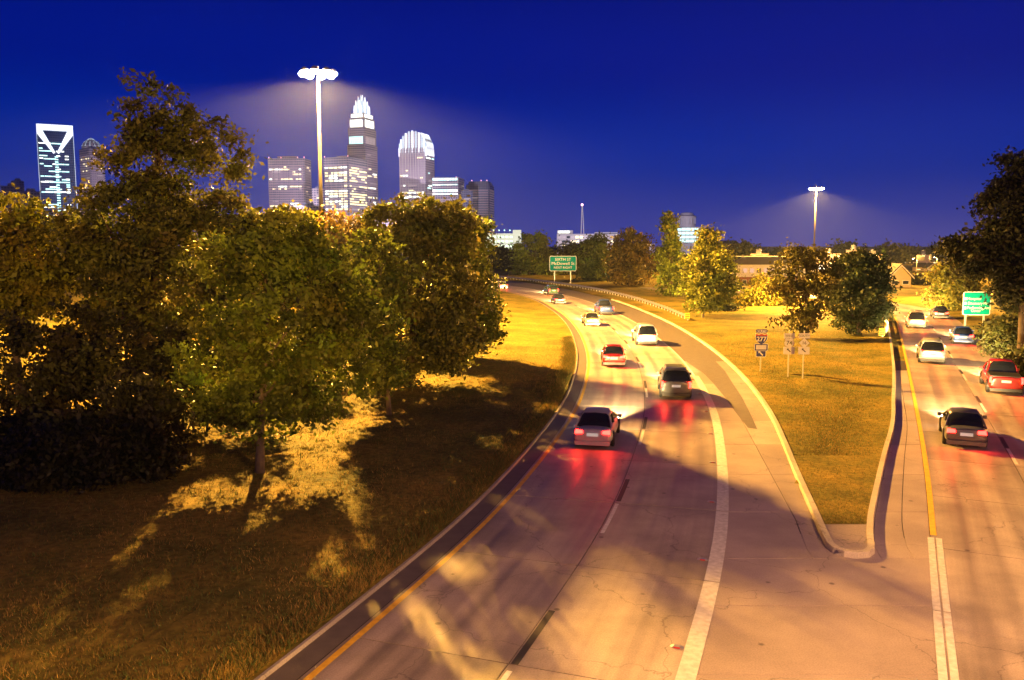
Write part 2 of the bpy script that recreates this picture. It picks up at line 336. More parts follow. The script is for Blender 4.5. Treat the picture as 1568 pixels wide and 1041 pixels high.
def ground_z(Q):
    Q = np.asarray(Q, float)
    inb = inside_band(Q, LC[::3], np.r_[RE[:18], KC[2:]][::3] if False else KC[::3]) & (Q[:, 1] > 22) & (Q[:, 1] < 300)
    inr = inside_band(Q, RC[::3], RE[::3]) & (Q[:, 1] < 175)
    xl = xat(LC[:150], Q[:, 1]); xr = xat(RE[:150], Q[:, 1])
    near = (Q[:, 1] <= 26) & (Q[:, 0] > xl) & (Q[:, 0] < xr)
    d = np.minimum.reduce([dist_to(LC, Q), dist_to(KC, Q), dist_to(RE, Q), dist_to(K2, Q)])
    z = np.clip((d - 1.6) / 2.5, 0, 1) * 0.16 - 0.06
    z += np.clip((d - 2) / 6, 0, 1) * 0.10 * (np.sin(Q[:, 0] * .31 + 1) + np.sin(Q[:, 1] * .23) + np.sin(Q[:, 0] * .13 - Q[:, 1] * .17))
    z[inb | inr | near] = -0.06
    # cutting bank right of the right-hand road
    rb = (~inr) & (Q[:, 0] > xr) & (Q[:, 1] < 150)
    dr = dist_to(RE, Q); t = np.clip((dr - 3.5) / 13, 0, 1)
    z[rb] += (t * t * (3 - 2 * t) * 4.2)[rb] * np.clip((150 - Q[rb, 1]) / 40, 0, 1)
    # the lawn left of the bend rises slightly towards the trees
    lb = (Q[:, 0] < xl) & (Q[:, 1] < 150); dl = dist_to(LC, Q)
    z[lb] += np.clip((dl[lb] - 3) / 25, 0, 1) * 0.5
    return z
GZ = ground_z(Q); nx, ny = len(gx), len(gy)
idx = np.arange(nx * ny).reshape(ny, nx)
GF = np.stack([idx[:-1, :-1], idx[:-1, 1:], idx[1:, 1:], idx[1:, :-1]], -1).reshape(-1, 4)
g = link('ground', np_mesh('ground', np.c_[Q, GZ], GF), 'dry_grass', smooth=True); tag(g, 'dry mown grass ground around the highway', kind='structure')
def gz(x, y):
    j = int(np.clip(np.searchsorted(gx, x) - 1, 0, nx - 2)); i = int(np.clip(np.searchsorted(gy, y) - 1, 0, ny - 2))
    a = (x - gx[j]) / (gx[j + 1] - gx[j]); b = (y - gy[i]) / (gy[i + 1] - gy[i]); z = GZ.reshape(ny, nx)
    return float((z[i, j] * (1 - a) + z[i, j + 1] * a) * (1 - b) + (z[i + 1, j] * (1 - a) + z[i + 1, j + 1] * a) * b)
def gz_many(x, y):
    j = np.clip(np.searchsorted(gx, x) - 1, 0, nx - 2); i = np.clip(np.searchsorted(gy, y) - 1, 0, ny - 2)
    a = (x - gx[j]) / (gx[j + 1] - gx[j]); b = (y - gy[i]) / (gy[i + 1] - gy[i]); z = GZ.reshape(ny, nx)
    return (z[i, j] * (1 - a) + z[i, j + 1] * a) * (1 - b) + (z[i + 1, j] * (1 - a) + z[i + 1, j + 1] * a) * b

# ---- road beds, slabs
def structure(name, mb, material, label=None):
    return tag(mb.build(name, material), label, kind='structure')
def slab(A, B, zt, material, parent, s0=0.0, t0=0.0, t1=0.0, gap=0.014, name='slab'):
    """concrete slab between two matching edge polylines, joints left open round it"""
    A, B = np.array(A, float), np.array(B, float)
    n = len(A); u = (B - A) / np.maximum(np.linalg.norm(B - A, axis=1)[:, None], 1e-6); A2 = A + u * gap; B2 = B - u * gap
    for P_ in (A2, B2):
        e = P_[1] - P_[0]; P_[0] = P_[0] + e / max(np.linalg.norm(e), 1e-6) * gap; e = P_[-1] - P_[-2]; P_[-1] = P_[-1] - e / max(np.linalg.norm(e), 1e-6) * gap
    zt = zt + random.uniform(-0.002, 0.002)
    mb = MB(); mb.ribbon(A2, B2, zt, zt)
    rim = list(A2) + list(B2[::-1]); k = len(rim)
    mb.add([(p[0], p[1], zt) for p in rim] + [(p[0], p[1], zt - 0.03) for p in rim], [(i, (i + 1) % k, (i + 1) % k + k, i + k) for i in range(k)])
    me = bpy.data.meshes.new(name); me.from_pydata(mb.v, [], mb.f); me.update()
    a = me.attributes.new('lane', 'FLOAT_VECTOR', 'POINT')
    lane = [(t0, s0 + i, 0) for i in range(n)] + [(t1, s0 + i, 0) for i in range(n)] + [(t0, s0, 0)] * (2 * k)
    a.data.foreach_set('vector', np.array(lane, np.float32).ravel())
    return link(name, me, material, parent)
END_MAIN, END_RIGHT = 132, 132          # slabs are built as far as joints can be told apart
mb = MB(); mb.ribbon(LC[:END_MAIN + 2], offset(LC, WID + 0.02)[:END_MAIN + 2], -0.024, -0.024)
main_road = structure('road', mb, 'joint_sealant', 'curving concrete highway with two lanes bending left')
S = 6
def t_at(C, t): return offset(C, t)
for s in range(6, END_MAIN, S):
    for a, b in ((YEL - 0.2, LN), (LN, WID)):
        A = t_at(LC, a)[s:s + S + 1]; B = t_at(LC, b)[s:s + S + 1]
        slab(A, B, 0.0, 'road_concrete', main_road, s, a, b)
def far_sheet(name, C, a, b, s0, s1, z, material, label):
    A = offset(C, a)[s0:s1]; B = offset(C, b)[s0:s1]; mb = MB(); mb.ribbon(A, B, z, z); o = structure(name, mb, material, label)
    at = o.data.attributes.new('lane', 'FLOAT_VECTOR', 'POINT')
    at.data.foreach_set('vector', np.array([(a, s0 + i, 0) for i in range(len(A))] + [(b, s0 + i, 0) for i in range(len(B))], np.float32).ravel()); return o
far_sheet('road', LC, YEL - 0.2, WID, END_MAIN + 0, len(LC), 0.0, 'road_concrete', 'far end of the curving highway behind the trees')
far_sheet('gutter', LC, -0.05, YEL - 0.22, 4, len(LC), -0.004, 'asphalt', 'dark gutter strip along the left edge of the highway')
mb = MB(); mb.ribbon(RC[:END_RIGHT + 2], RE[:END_RIGHT + 2], -0.024, -0.024)
right_road = structure('road', mb, 'joint_sealant', 'straight two lane road running away on the right')
for s in range(6, END_RIGHT, S):
    for a, b in ((0.0, 3.5), (3.5, 7.1)):
        slab(offset(RC, a)[s:s + S + 1], offset(RC, b)[s:s + S + 1], 0.0, 'road_concrete', right_road, s, a + 20, b + 20)
far_sheet('road', RC, 0.0, 7.1, END_RIGHT, len(RC), 0.0, 'road_concrete', 'far bend of the right road behind the round trees')
# apron between the two roads, in rows across; the grass island's nose stands on it
yy = np.arange(2.0, 68.0, 0.5)
mb = MB(); k_n = int((NOSE_Y - 2) / .5) + 6
aw = np.c_[xat(WC, yy), yy]; ar = np.c_[xat(RC, yy), yy]
mb.ribbon(aw[:k_n], ar[:k_n], -0.028, -0.028)
kk = np.c_[np.where(yy < 24.63, xat(RC, yy), xat(KC, yy)), yy]
mb.ribbon(aw[k_n - 1:], kk[k_n - 1:] + [0.3, 0], -0.028, -0.028)
mb.ribbon(np.c_[xat(K2, yy), yy][k_n - 1:] - [0.3, 0], ar[k_n - 1:], -0.028, -0.028)
apron = structure('pavement', mb, 'joint_sealant', 'bare pinkish concrete apron between the two roads')
def rows(fA, fB, ys, mat_='apron_concrete'):
    for y0, y1 in zip(ys[:-1], ys[1:]):
        q = np.linspace(y0, y1, 6); A = np.c_[fA(q), q]; B = np.c_[fB(q), q]
        if (B[:, 0] - A[:, 0]).min() < 0.12: continue
        slab(A, B, -0.002, mat_, apron)
fW = lambda q: xat(WC, q); fR = lambda q: xat(RC, q); fK = lambda q: xat(KC, q); fK2 = lambda q: xat(K2, q)
fJ = lambda q: np.minimum(fK(q) - 0.6, 9.0 + (q - 24.2) * 0.158)      # the long joint left of the island
fJ2 = lambda q: fK2(q) + np.clip(1.0 - (q - 24) * 0.02, 0.35, 1.0)
rows(fW, fJ, [24.2, 28.6, 33.4, 38.6, 44, 50, 56, 62, 67]); rows(fJ, fK, [24.2, 28.6, 33.4, 38.6, 44, 50, 56, 62, 67])
rows(fK2, fJ2, [24.2, 28.6, 33.4, 38.6, 44, 50, 56, 62]); rows(fJ2, fR, [24.2, 28.6, 33.4, 38.6, 44, 50, 56, 62])
mid = lambda q: fW(q) * 0.42 + fR(q) * 0.58
rows(fW, fR, [12.5, 17.4, 20.9, 24.2]); rows(fW, fR, [2.5, 7.5, 12.5])
# asphalt shoulder outside the right lane and the patch that tapers to a point on the apron
sh = np.where(WC[:, 1] > 61.5)[0][0]
ys = np.arange(61.5, 100, 1.0)
mb = MB(); pA = [(float(fW(q)) + 0.25 + max(0, (66 - q)) * 0.10, q) for q in ys]; pB = [(float(fK(q)) - 0.75, q) for q in ys]
tA = [(11.94, 42.2), (12.4, 46.5), (12.95, 51), (13.45, 56), (13.8, 60.2)]; tB = [(12.33, 41.9), (13.2, 46.5), (14.0, 51), (14.75, 56), (15.4, 60.2)]
mb.ribbon(tA + pA, tB + pB, 0.006, 0.006); structure('pavement', mb, 'asphalt', 'dark asphalt patch tapering to a point on the pale apron')
mb = MB(); A = WC[sh + 4:]; q0 = [min(range(len(KC)), key=lambda j: (KC[j, 0] - p[0]) ** 2 + (KC[j, 1] - p[1]) ** 2) for p in A]
mb.ribbon(A + 0, KC[q0], -0.01, -0.01); structure('shoulder', mb, 'asphalt', 'dark asphalt shoulder outside the right lane')
# kerbs and verges
def kerb(name, C, side, h, w, label, s0=0, s1=None, m='kerb_concrete'):
    C = C[s0:s1]; A, B = C, offset(C, side * w)
    A2 = offset(C, side * 0.03); n = len(A); mb = MB()
    prof = [(A, -0.03), (A2, h), (offset(C, side * (w - .02)), h), (B, -0.05)]
    vs = [(p[0], p[1], z) for P_, z in prof for p in P_]
    mb.add(vs, [(r * n + i, r * n + i + 1, (r + 1) * n + i + 1, (r + 1) * n + i) for r in range(3) for i in range(n - 1)])
    return tag(mb.build(name, m), label, kind='structure')
kerb('kerb', LC, -1, 0.09, 0.13, 'low concrete kerb along the left edge of the curving highway', 4, 210, 'bridge_concrete')
nose = np.array([(9.49, 24.63), (9.6, 24.32), (9.9, 24.14), (10.45, 24.08), (10.75, 24.15), (10.9, 24.5)])
isl = np.r_[KC[1:120][::-1], nose, K2[1:]]
kerb('kerb', smooth(resample(isl, 0.5), 2), -1, 0.17, 0.24, 'concrete kerb round the pointed grass island between the roads')
def verge(C, side, a, b, za, zb, s0, s1, label):
    mb = MB(); mb.ribbon(offset(C, side * a)[s0:s1], offset(C, side * b)[s0:s1], za, zb); structure('verge', mb, 'dry_grass', label)
verge(LC, -1, 0.11, 3.6, 0.07, 0.10, 4, 210, 'dry grass verge along the left kerb')
verge(KC, 1, 0.22, 3.2, 0.12, 0.06, 12, 200, 'grass verge on the left flank of the island')
verge(K2, -1, 0.22, 3.0, 0.13, 0.06, 6, len(K2), 'grass verge on the right flank of the island')
verge(RE, 1, 0.0, 3.6, -0.01, 0.16, 4, 150, 'verge along the right edge of the right road')
mb = MB(); mb.ribbon([(8.9, 24.22), (8.9, 26.4)], [(12.4, 24.22), (12.4, 26.4)], -0.013, -0.013); structure('pavement', mb, 'apron_concrete', 'concrete round the nose of the island')
# filled tip of the island: bare concrete nose, then grass
mb = MB(); q = np.linspace(24.35, 26.9, 8); mb.ribbon(np.c_[fK(np.maximum(q, 24.63)) + .22, q], np.c_[fK2(np.maximum(q, 24.5)) - .22, q], 0.135, 0.135)
structure('pavement', mb, 'apron_concrete', 'bare concrete nose of the grass island')
mb = MB(); q = np.linspace(26.92, 36, 20); A = np.c_[fK(q) + .22, q]; B = np.c_[fK2(q) - .22, q]
mb.ribbon(A, B, 0.14, 0.14); structure('verge', mb, 'dry_grass', 'grass tip of the pointed island')

# ---- painted markings (each its own sheet on the road)
def stripe(C, t, w, s0, s1, material, parent, z=0.006, name='marking'):
    s0, s1 = max(0, s0), min(len(C) - 1, s1); n = max(2, int((s1 - s0) * 2) + 1); s = np.linspace(s0, s1, n); i = np.arange(len(C))
    f = lambda P_: np.c_[np.interp(s, i, P_[:, 0]), np.interp(s, i, P_[:, 1])]
    mb = MB(); mb.ribbon(f(offset(C, t - w / 2)), f(offset(C, t + w / 2)), z, z); return mb.build(name, material, parent)
stripe(LC, YEL, 0.17, 4, len(LC) - 1, 'yellow_paint', main_road, name='edge_line')
stripe(LC, WID + 0.0, 0.15, 84, len(LC) - 1, 'white_paint', main_road, name='edge_line')
for a_ in range(6, 84, 6): stripe(LC, WID + 0.10, 0.42, a_, a_ + 5.95, 'white_paint', main_road, name='gore_line')
iL = int(np.argmin(abs(offset(LC, LN)[:, 1] - 26.2)))
for k in range(-1, 15):
    s0 = iL + k * 12.2
    if s0 < 4: continue
    stripe(LC, LN + 0.14, 0.13, s0 - 0.2, s0 + 2.9, 'white_paint', main_road, 0.007, name='lane_dash')
    stripe(LC, LN + 0.14, 0.17, s0 + 3.2, s0 + 6.1, 'black_paint', main_road, 0.007, name='contrast_dash')
i26 = int(np.argmin(abs(RC[:, 1] - 26.2)))
stripe(RC, 0.10, 0.19, i26 + 0.2, END_RIGHT + 20, 'yellow_paint', right_road, 0.0075, name='edge_line')
for a_ in range(i26 - 24, i26, 6):
    stripe(RC, 0.02, 0.19, a_, a_ + 5.95, 'white_paint', right_road, 0.0075, name='gore_line'); stripe(RC, 0.25, 0.17, a_, a_ + 5.95, 'white_paint', right_road, 0.0075, name='gore_line')
for k in range(0, 10):
    s0 = 42 + k * 12.2
    stripe(RC, 3.6, 0.13, s0, s0 + 3.0, 'white_paint', right_road, 0.007, name='lane_dash'); stripe(RC, 3.6, 0.16, s0 + 3.2, s0 + 5.6, 'black_paint', right_road, 0.007, name='contrast_dash')
def frame_at(C, s):
    i = int(s); p = C[i] + (C[i + 1] - C[i]) * (s - i); d = C[i + 1] - C[i]; return p, math.atan2(-d[0], d[1])
# raised reflectors by the wide white line
for k in range(10):
    p, a = frame_at(offset(LC, WID - 0.28), 33 + k * 6.1 * 0.9)
    t = thing('road_stud', 'small raised reflector stud beside the wide white line', 'road stud', (p[0], p[1], 0.003), a, 'reflector studs along the wide white line')
    MB().prism([(-.16, 0), (-.08, .03), (.08, .03), (.16, 0)], -.06, .06).build('base', 'steel', t); MB().box(-.07, .07, -.085, -.06, .004, .026).build('lens', 'sign_red', t)

# ------------------------------------------------------------------ vegetation
def leaves_at(centres, size, tones, jitter=0.25):
    """one folded leaf-sized quad per centre"""
    n = len(centres); a = rng.normal(size=(n, 3)); a /= np.linalg.norm(a, axis=1)[:, None]
    b = np.cross(a, rng.normal(size=(n, 3))); b /= np.linalg.norm(b, axis=1)[:, None]
    s = size * (1 + jitter * rng.normal(size=(n, 1))).clip(0.4, 1.8)
    V = np.stack([centres - a * s, centres + b * s * 0.55, centres + a * s, centres - b * s * 0.55], 1).reshape(-1, 3)
    return V, np.arange(4 * n).reshape(n, 4), tones
def make_crown(lobes, n_clump, n_leaf, leaf, base, clump_r, fill=0.55):
    """leaf clumps spread over and through a set of ellipsoid lobes"""
    vol = np.array([max(l[3] * l[4] * l[5], 1e-3) ** 0.72 for l in lobes]); pick = rng.choice(len(lobes), n_clump, p=vol / vol.sum())
    L_ = np.array(lobes)[pick]; d = rng.normal(size=(n_clump, 3)); d /= np.linalg.norm(d, axis=1)[:, None]
    r = (fill + (1 - fill) * rng.random(n_clump)) ** 0.6 * (0.86 + 0.22 * rng.random(n_clump)); r[rng.random(n_clump) < 0.14] *= 1.16; r[rng.random(n_clump) < 0.04] *= 1.12
    cc = L_[:, :3] + d * L_[:, 3:6] * r[:, None]
    tone_c = np.array(base)[None] * (0.40 + 1.2 * rng.random((n_clump, 1))) * (1 + 0.07 * rng.normal(size=(n_clump, 3)))
    k = np.repeat(np.arange(n_clump), n_leaf); cr = clump_r * (0.6 + 0.8 * rng.random(n_clump))
    off = rng.normal(size=(len(k), 3)) * cr[k][:, None] * np.array([1, 1, .72]) * 0.62
    tone = (tone_c[k] * (0.75 + 0.5 * rng.random((len(k), 1)))).clip(0.004, 0.5)
    return leaves_at(cc[k] + off, leaf, tone), cc
def limbs(mb, base, top, r0, targets, wob=0.04):
    base, top = Vector(base), Vector(top); n = 7; pts = []; h = (top - base).length
    for i in range(n):
        t = i / (n - 1); p = base.lerp(top, t); pts.append(p + Vector((random.gauss(0, wob * h * t * .5), random.gauss(0, wob * h * t * .5), 0)))
    rr = [r0 * (1.25 if i == 0 else 1.0) * (1 - 0.75 * i / (n - 1)) for i in range(n)]; mb.tube(pts, rr, 9)
    for q in targets:
        q = Vector(q); i = random.randint(2, n - 2); a = pts[i]; m = a.lerp(q, 0.5) + Vector((random.gauss(0, .1), random.gauss(0, .1), random.uniform(0.02, .12) * (q - a).length))
        mb.tube([a, m, q], [rr[i] * .55, rr[i] * .32, rr[i] * .1], 6)
def tree(name, label, foot, depth, lobes_px, base, n_clump=170, n_leaf=70, leaf=0.12, clump=0.42, trunk_r=0.16, bark='bark', group=None, cat='tree', dscale=0.9, fill=0.5, ztrunk=None):
    """foot: picture column of the trunk; lobes: crown masses measured in the photograph (cx, cy, rx, ry[, depth shift])"""
    k = depth / FPX; fx = (foot - 784) * k; z0 = gz(fx, depth) - 0.05
    t = thing(name, label, cat, (fx, depth, z0), 0, group)
    lobes = []
    for l in lobes_px:
        dy = l[4] if len(l) > 4 else 0.0; x, y, z = at_depth(l[0], l[1], depth + dy)
        lobes.append((x - fx, dy, z - z0, l[2] * k, min(l[2], l[3] * 1.3) * k * dscale, l[3] * k))
    (V, F, tone), cc = make_crown(lobes, n_clump, n_leaf, leaf, base, clump, fill)
    keep = V[F[:, 0], 2] > 0.05; F2 = F[keep]; me = np_mesh('crown', V, F2, tone[keep])
    link('crown', me, 'foliage', t)
    mb = MB(); top = max(lobes, key=lambda l: l[2] + l[5]); tz = (ztrunk or (top[2] + top[5] * .3))
    pick = [cc[i] for i in rng.choice(len(cc), min(16, len(cc)), replace=False)]
    limbs(mb, (0, 0, -0.15), (top[0] * .7, top[1] * .7, tz), trunk_r, pick); mb.build('trunk', bark, t, True)
    return t
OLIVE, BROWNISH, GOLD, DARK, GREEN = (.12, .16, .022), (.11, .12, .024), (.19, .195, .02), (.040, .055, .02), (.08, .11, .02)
TG = 'trees on the lawn left of the highway'
tree('maple_tree', 'broad round maple on a pale trunk, nearest tree on the left lawn', 388, 33.1, [(435, 470, 118, 125), (350, 560, 70, 80), (500, 555, 72, 85, 1), (420, 385, 100, 55), (400, 615, 100, 48), (530, 470, 45, 60, 1)], OLIVE, 420, 74, .115, .42, .17, 'pale_bark', TG)
tree('tall_tree', 'tallest tree on the left, dark two-topped crown above the skyline', 225, 46, [(243, 178, 50, 52), (238, 255, 72, 62), (336, 232, 38, 52), (212, 345, 92, 72), (335, 322, 55, 36), (250, 430, 120, 95), (160, 400, 70, 60), (200, 520, 95, 80), (120, 345, 35, 30)], BROWNISH, 620, 84, .135, .55, .34, 'bark', TG)
tree('leafy_tree', 'golden lit tree cut by the left edge of the picture', 22, 43, [(28, 395, 55, 62), (10, 325, 45, 22), (55, 440, 40, 45), (0, 450, 60, 60)], GOLD, 200, 70, .14, .5, .25, 'bark', TG)
tree('young_tree', 'slim young tree with a thin pale trunk beside the dark lawn', 593, 45.6, [(572, 430, 50, 85), (580, 525, 42, 58), (556, 500, 36, 60), (592, 580, 20, 18)], OLIVE, 230, 70, .13, .48, .13, 'pale_bark', TG)
tree('broad_tree', 'large dark round tree behind the slim young tree', 622, 54, [(650, 420, 86, 100), (622, 505, 68, 82), (665, 350, 62, 46), (690, 505, 55, 70), (600, 345, 40, 40)], BROWNISH, 420, 72, .16, .58, .30, 'bark', TG)
tree('leafy_tree', 'tree with bright right flank beside the highway bend', 655, 66, [(712, 430, 50, 95), (725, 485, 42, 62), (690, 360, 48, 48), (680, 500, 55, 60)], OLIVE, 330, 70, .18, .66, .28, 'bark', TG)
tree('leafy_tree', 'golden crown below the grey towers, behind the nearest maple', 385, 72, [(395, 365, 85, 48), (350, 400, 60, 50), (440, 350, 45, 32), (390, 440, 90, 70)], GOLD, 260, 62, .19, .7, .3, 'bark', TG)
tree('leafy_tree', 'orange-brown crown left of the broad dark tree', 515, 78, [(520, 360, 48, 34), (480, 385, 55, 45), (540, 400, 50, 55), (510, 440, 70, 60)], (.15, .105, .018), 240, 60, .2, .75, .3, 'bark', TG)
SG = 'dark shrubs under the left trees'
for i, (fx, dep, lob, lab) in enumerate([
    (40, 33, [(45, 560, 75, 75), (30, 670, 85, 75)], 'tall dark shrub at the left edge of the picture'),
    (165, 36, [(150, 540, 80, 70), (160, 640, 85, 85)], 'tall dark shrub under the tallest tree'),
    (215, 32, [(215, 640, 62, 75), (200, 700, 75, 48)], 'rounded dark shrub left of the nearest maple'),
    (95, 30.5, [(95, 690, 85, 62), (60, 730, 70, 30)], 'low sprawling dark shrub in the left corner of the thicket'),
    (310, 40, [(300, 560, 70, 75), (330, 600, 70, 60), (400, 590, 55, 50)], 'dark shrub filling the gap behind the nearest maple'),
    (460, 52, [(430, 545, 80, 62), (488, 548, 55, 60)], 'dark shrub mass behind the nearest maple trunk')]):  # last shrub mass enlarged to keep the mast's light off the lawn
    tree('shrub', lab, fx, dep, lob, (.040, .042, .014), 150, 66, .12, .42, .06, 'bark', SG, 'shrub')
CG = 'trees beyond the guardrail at the bend'
tree('leafy_tree', 'round tree left of the green exit sign', 818, 256, [(818, 384, 30, 28), (810, 412, 24, 20), (838, 405, 20, 24)], OLIVE, 120, 60, .42, 1.6, .4, 'bark', CG)
tree('leafy_tree', 'low dark tree right behind the green exit sign', 866, 262, [(866, 398, 30, 26), (850, 415, 24, 18), (885, 408, 22, 24)], (.055, .07, .018), 110, 55, .42, 1.7, .4, 'bark', CG)
tree('leafy_tree', 'dark narrow tree just right of the green exit sign', 912, 218, [(912, 388, 22, 28), (910, 420, 20, 18)], (.085, .11, .02), 110, 56, .38, 1.3, .35, 'bark', CG)
tree('leafy_tree', 'ragged brown tree between the exit sign and the poplar', 962, 190, [(968, 378, 28, 30), (955, 412, 26, 28), (985, 410, 18, 28), (948, 385, 16, 16)], (.13, .10, .022), 140, 52, .33, 1.15, .33, 'bark', CG, fill=.4)
tree('poplar_tree', 'narrow upright poplar left of the golden maple', 1026, 152, [(1026, 348, 11, 22), (1024, 385, 17, 32), (1026, 432, 17, 32), (1034, 375, 10, 30)], OLIVE, 130, 60, .27, .75, .3, 'bark', CG)
tree('maple_tree', 'golden egg-shaped maple at the end of the guardrail', 1077, 107, [(1083, 372, 18, 24), (1082, 410, 36, 38), (1080, 448, 37, 26), (1105, 425, 22, 34)], (.135, .15, .02), 230, 66, .2, .68, .2, 'pale_bark', CG)
tree('shrub', 'dark shrub in the shade behind the golden maple', 1110, 118, [(1112, 478, 22, 16), (1095, 470, 20, 18)], DARK, 50, 55, .24, .8, .1, 'bark', CG, 'shrub')
HG = 'bright shrubs in the row behind the yellow lawn'
for i, (cx, r, lab) in enumerate([(1143, 17, 'first bright shrub of the row behind the yellow lawn, next to the maple'), (1166, 19, 'second bright shrub of the row behind the yellow lawn'), (1190, 20, 'third bright shrub of the row behind the yellow lawn')]):
    tree('shrub', lab, cx, 128, [(cx, 470, r, 15), (cx + 4, 460 - i * 6, r * .8, 14)], (.17, .16, .02), 60, 60, .24, .75, .08, 'bark', HG, 'shrub')
tree('leafy_tree', 'bright young tree standing beside the pale office building', 1165, 140, [(1168, 440, 17, 18), (1180, 455, 14, 16)], (.17, .16, .02), 60, 58, .26, .8, .12, 'bark', HG)
MG = 'trees on the island between the roads'
tree('open_tree', 'open ragged tree with lamp light showing through its branches', 1238, 82, [(1232, 393, 38, 20), (1202, 428, 24, 28), (1262, 425, 30, 34), (1236, 455, 36, 32), (1225, 490, 30, 20)], (.085, .08, .02), 170, 50, .17, .55, .24, 'bark', MG, fill=.35)
tree('round_tree', 'dense dark round tree beside the right road', 1318, 86, [(1318, 420, 40, 36), (1312, 462, 46, 44), (1348, 455, 18, 40), (1295, 430, 24, 36)], DARK, 330, 66, .17, .62, .26, 'bark', MG, dscale=.8)
RG = 'trees and shrubs on the bank right of the road'
tree('tall_tree', 'tall black tree overhanging the right edge of the picture', 1572, 62, [(1556, 272, 36, 36), (1535, 325, 38, 40), (1560, 385, 54, 48), (1472, 377, 24, 18), (1505, 395, 36, 28), (1562, 445, 32, 30), (1590, 330, 50, 80)], (.028, .034, .014), 420, 68, .17, .6, .3, 'bark', RG)
tree('shrub', 'bright yellow-green bush left of the green sign on the right', 1456, 121, [(1455, 422, 28, 22), (1446, 452, 26, 22), (1474, 440, 24, 26), (1462, 470, 36, 16)], (.15, .14, .02), 190, 66, .22, .75, .15, 'bark', RG, 'bush')
for i, (cx, cy, rx, ry, dep, lab) in enumerate([(1548, 520, 34, 36, 66, 'arching shrub on the right bank above the road'), (1576, 472, 30, 34, 74, 'leafy shrub behind the green sign on the right'), (1572, 570, 30, 34, 56, 'lowest shrub of the right bank, cut by the picture edge'), (1530, 510, 20, 18, 84, 'small low shrub below the green sign on the right')]):
    tree('shrub', lab, cx, dep, [(cx, cy, rx, ry), (cx + 8, cy + 12, rx * .8, ry * .8)], (.055, .06, .016), 110, 62, .16, .55, .06, 'bark', RG, 'shrub')
FG = 'far trees along the horizon'
for cx, cy, rx, ry, dep, lab in [(1136, 388, 30, 14, 300, 'dark domed far tree behind the pale office building'), (1185, 396, 30, 10, 320, 'low far tree right of the domed far tree'), (1295, 392, 22, 16, 330, 'hazy far tree just right of the farther lamp mast'), (1362, 392, 22, 13, 420, 'hazy far tree above the gabled house'), (1388, 392, 16, 10, 440, 'small far tree right of the gabled house'), (1444, 388, 18, 8, 460, 'far flat tree above the yellow houses'), (1400, 440, 46, 22, 200, 'dark leafy slope tree behind the far bend of the right road'), (1360, 450, 34, 22, 190, 'dark tree left of the far bend of the right road'), (1440, 440, 34, 22, 215, 'dark tree right of the far bend of the right road'), (770, 392, 26, 14, 330, 'dark far tree below the pale parking deck'), (800, 415, 26, 14, 300, 'low dark tree between the parking deck and the bend'), (925, 392, 40, 14, 330, 'far tree below the pale flat-roofed building'), (1000, 410, 40, 22, 300, 'dark far tree behind the poplar'), (890, 385, 22, 8, 420, 'small far tree below the red-lit antenna'), (80, 345, 60, 14, 150, 'far tree crown below the V-topped tower'), (1060, 440, 40, 26, 220, 'dark far tree behind the golden maple'), (1540, 395, 50, 16, 330, 'far tree behind the tall black tree'), (1130, 452, 26, 10, 175, 'low brown hedge tree in front of the pale office building')]:
    tree('far_tree', lab, cx, dep, [(cx, cy, rx, ry), (cx - rx * .4, cy + ry * .5, rx * .7, ry * .8), (cx + rx * .45, cy + ry * .4, rx * .6, ry * .8)], (.05, .055, .02), 70, 46, .0022 * dep, .0075 * dep, .3, 'bark', FG, fill=.3)

# grass blades: left lawn and island, nobody could count them
def blades(n, sampler, hmin, hmax, w):
    P_ = sampler(n); n = len(P_); a = rng.random(n) * 2 * math.pi; h = hmin + (hmax - hmin) * rng.random(n) ** 2
    z = gz_many(P_[:, 0], P_[:, 1]); side = np.c_[np.cos(a), np.sin(a), np.zeros(n)] * w
    lean = np.c_[rng.normal(size=(n, 2)) * .45 * h[:, None], h]
    base = np.c_[P_[:, 0], P_[:, 1], np.maximum(z, P_z(P_)) - 0.01]
    V = np.stack([base - side, base + side, base + lean], 1).reshape(-1, 3)
    m_ = (np.sin(P_[:, 0] * .9) + np.sin(P_[:, 1] * .7 + P_[:, 0] * .4) + rng.normal(size=n) * .8 > 0.35)
    tone = np.where(m_[:, None], np.array([.36, .25, .06]), np.array([.18, .13, .03])) * (0.55 + 0.8 * rng.random((n, 1)))
    g_ = rng.random(n) < .38; tone[g_] = np.array([.09, .13, .03]) * (0.6 + .8 * rng.random((g_.sum(), 1)))
    return V, np.arange(3 * n).reshape(n, 3), tone
def P_z(P_):
    d = np.minimum(np.minimum(dist_to(LC[:200], P_, 1), dist_to(KC[:130], P_, 1)), dist_to(K2, P_, 1)); return np.where(d < 3.2, 0.09, -1.0)
def left_lawn(n):
    y = 14 + 62 * rng.random(n) ** 1.7; u = 26 * rng.random(n) ** 1.25; return np.c_[xat(LC[:150], y) - 0.28 - u, y]
def left_edge(n):
    y = 14 + 70 * rng.random(n) ** 1.5; u = abs(rng.normal(size=n)) * .45; return np.c_[xat(LC[:150], y) - 0.24 - u, y]
def tufts(n):
    m = n // 24; y = 15 + 50 * rng.random(m) ** 1.6; u = 24 * rng.random(m) ** 1.2; c = np.c_[xat(LC[:150], y) - .5 - u, y]
    q = np.repeat(c, 24, axis=0) + rng.normal(size=(m * 24, 2)) * .10; q[:, 0] = np.minimum(q[:, 0], xat(LC[:150], q[:, 1]) - .26); return q
def island(n):
    y = 26.95 + 62 * rng.random(n) ** 1.5; a, b = fK(y) + .3, fK2(y) - .3; return np.c_[a + (b - a) * rng.random(n), y]
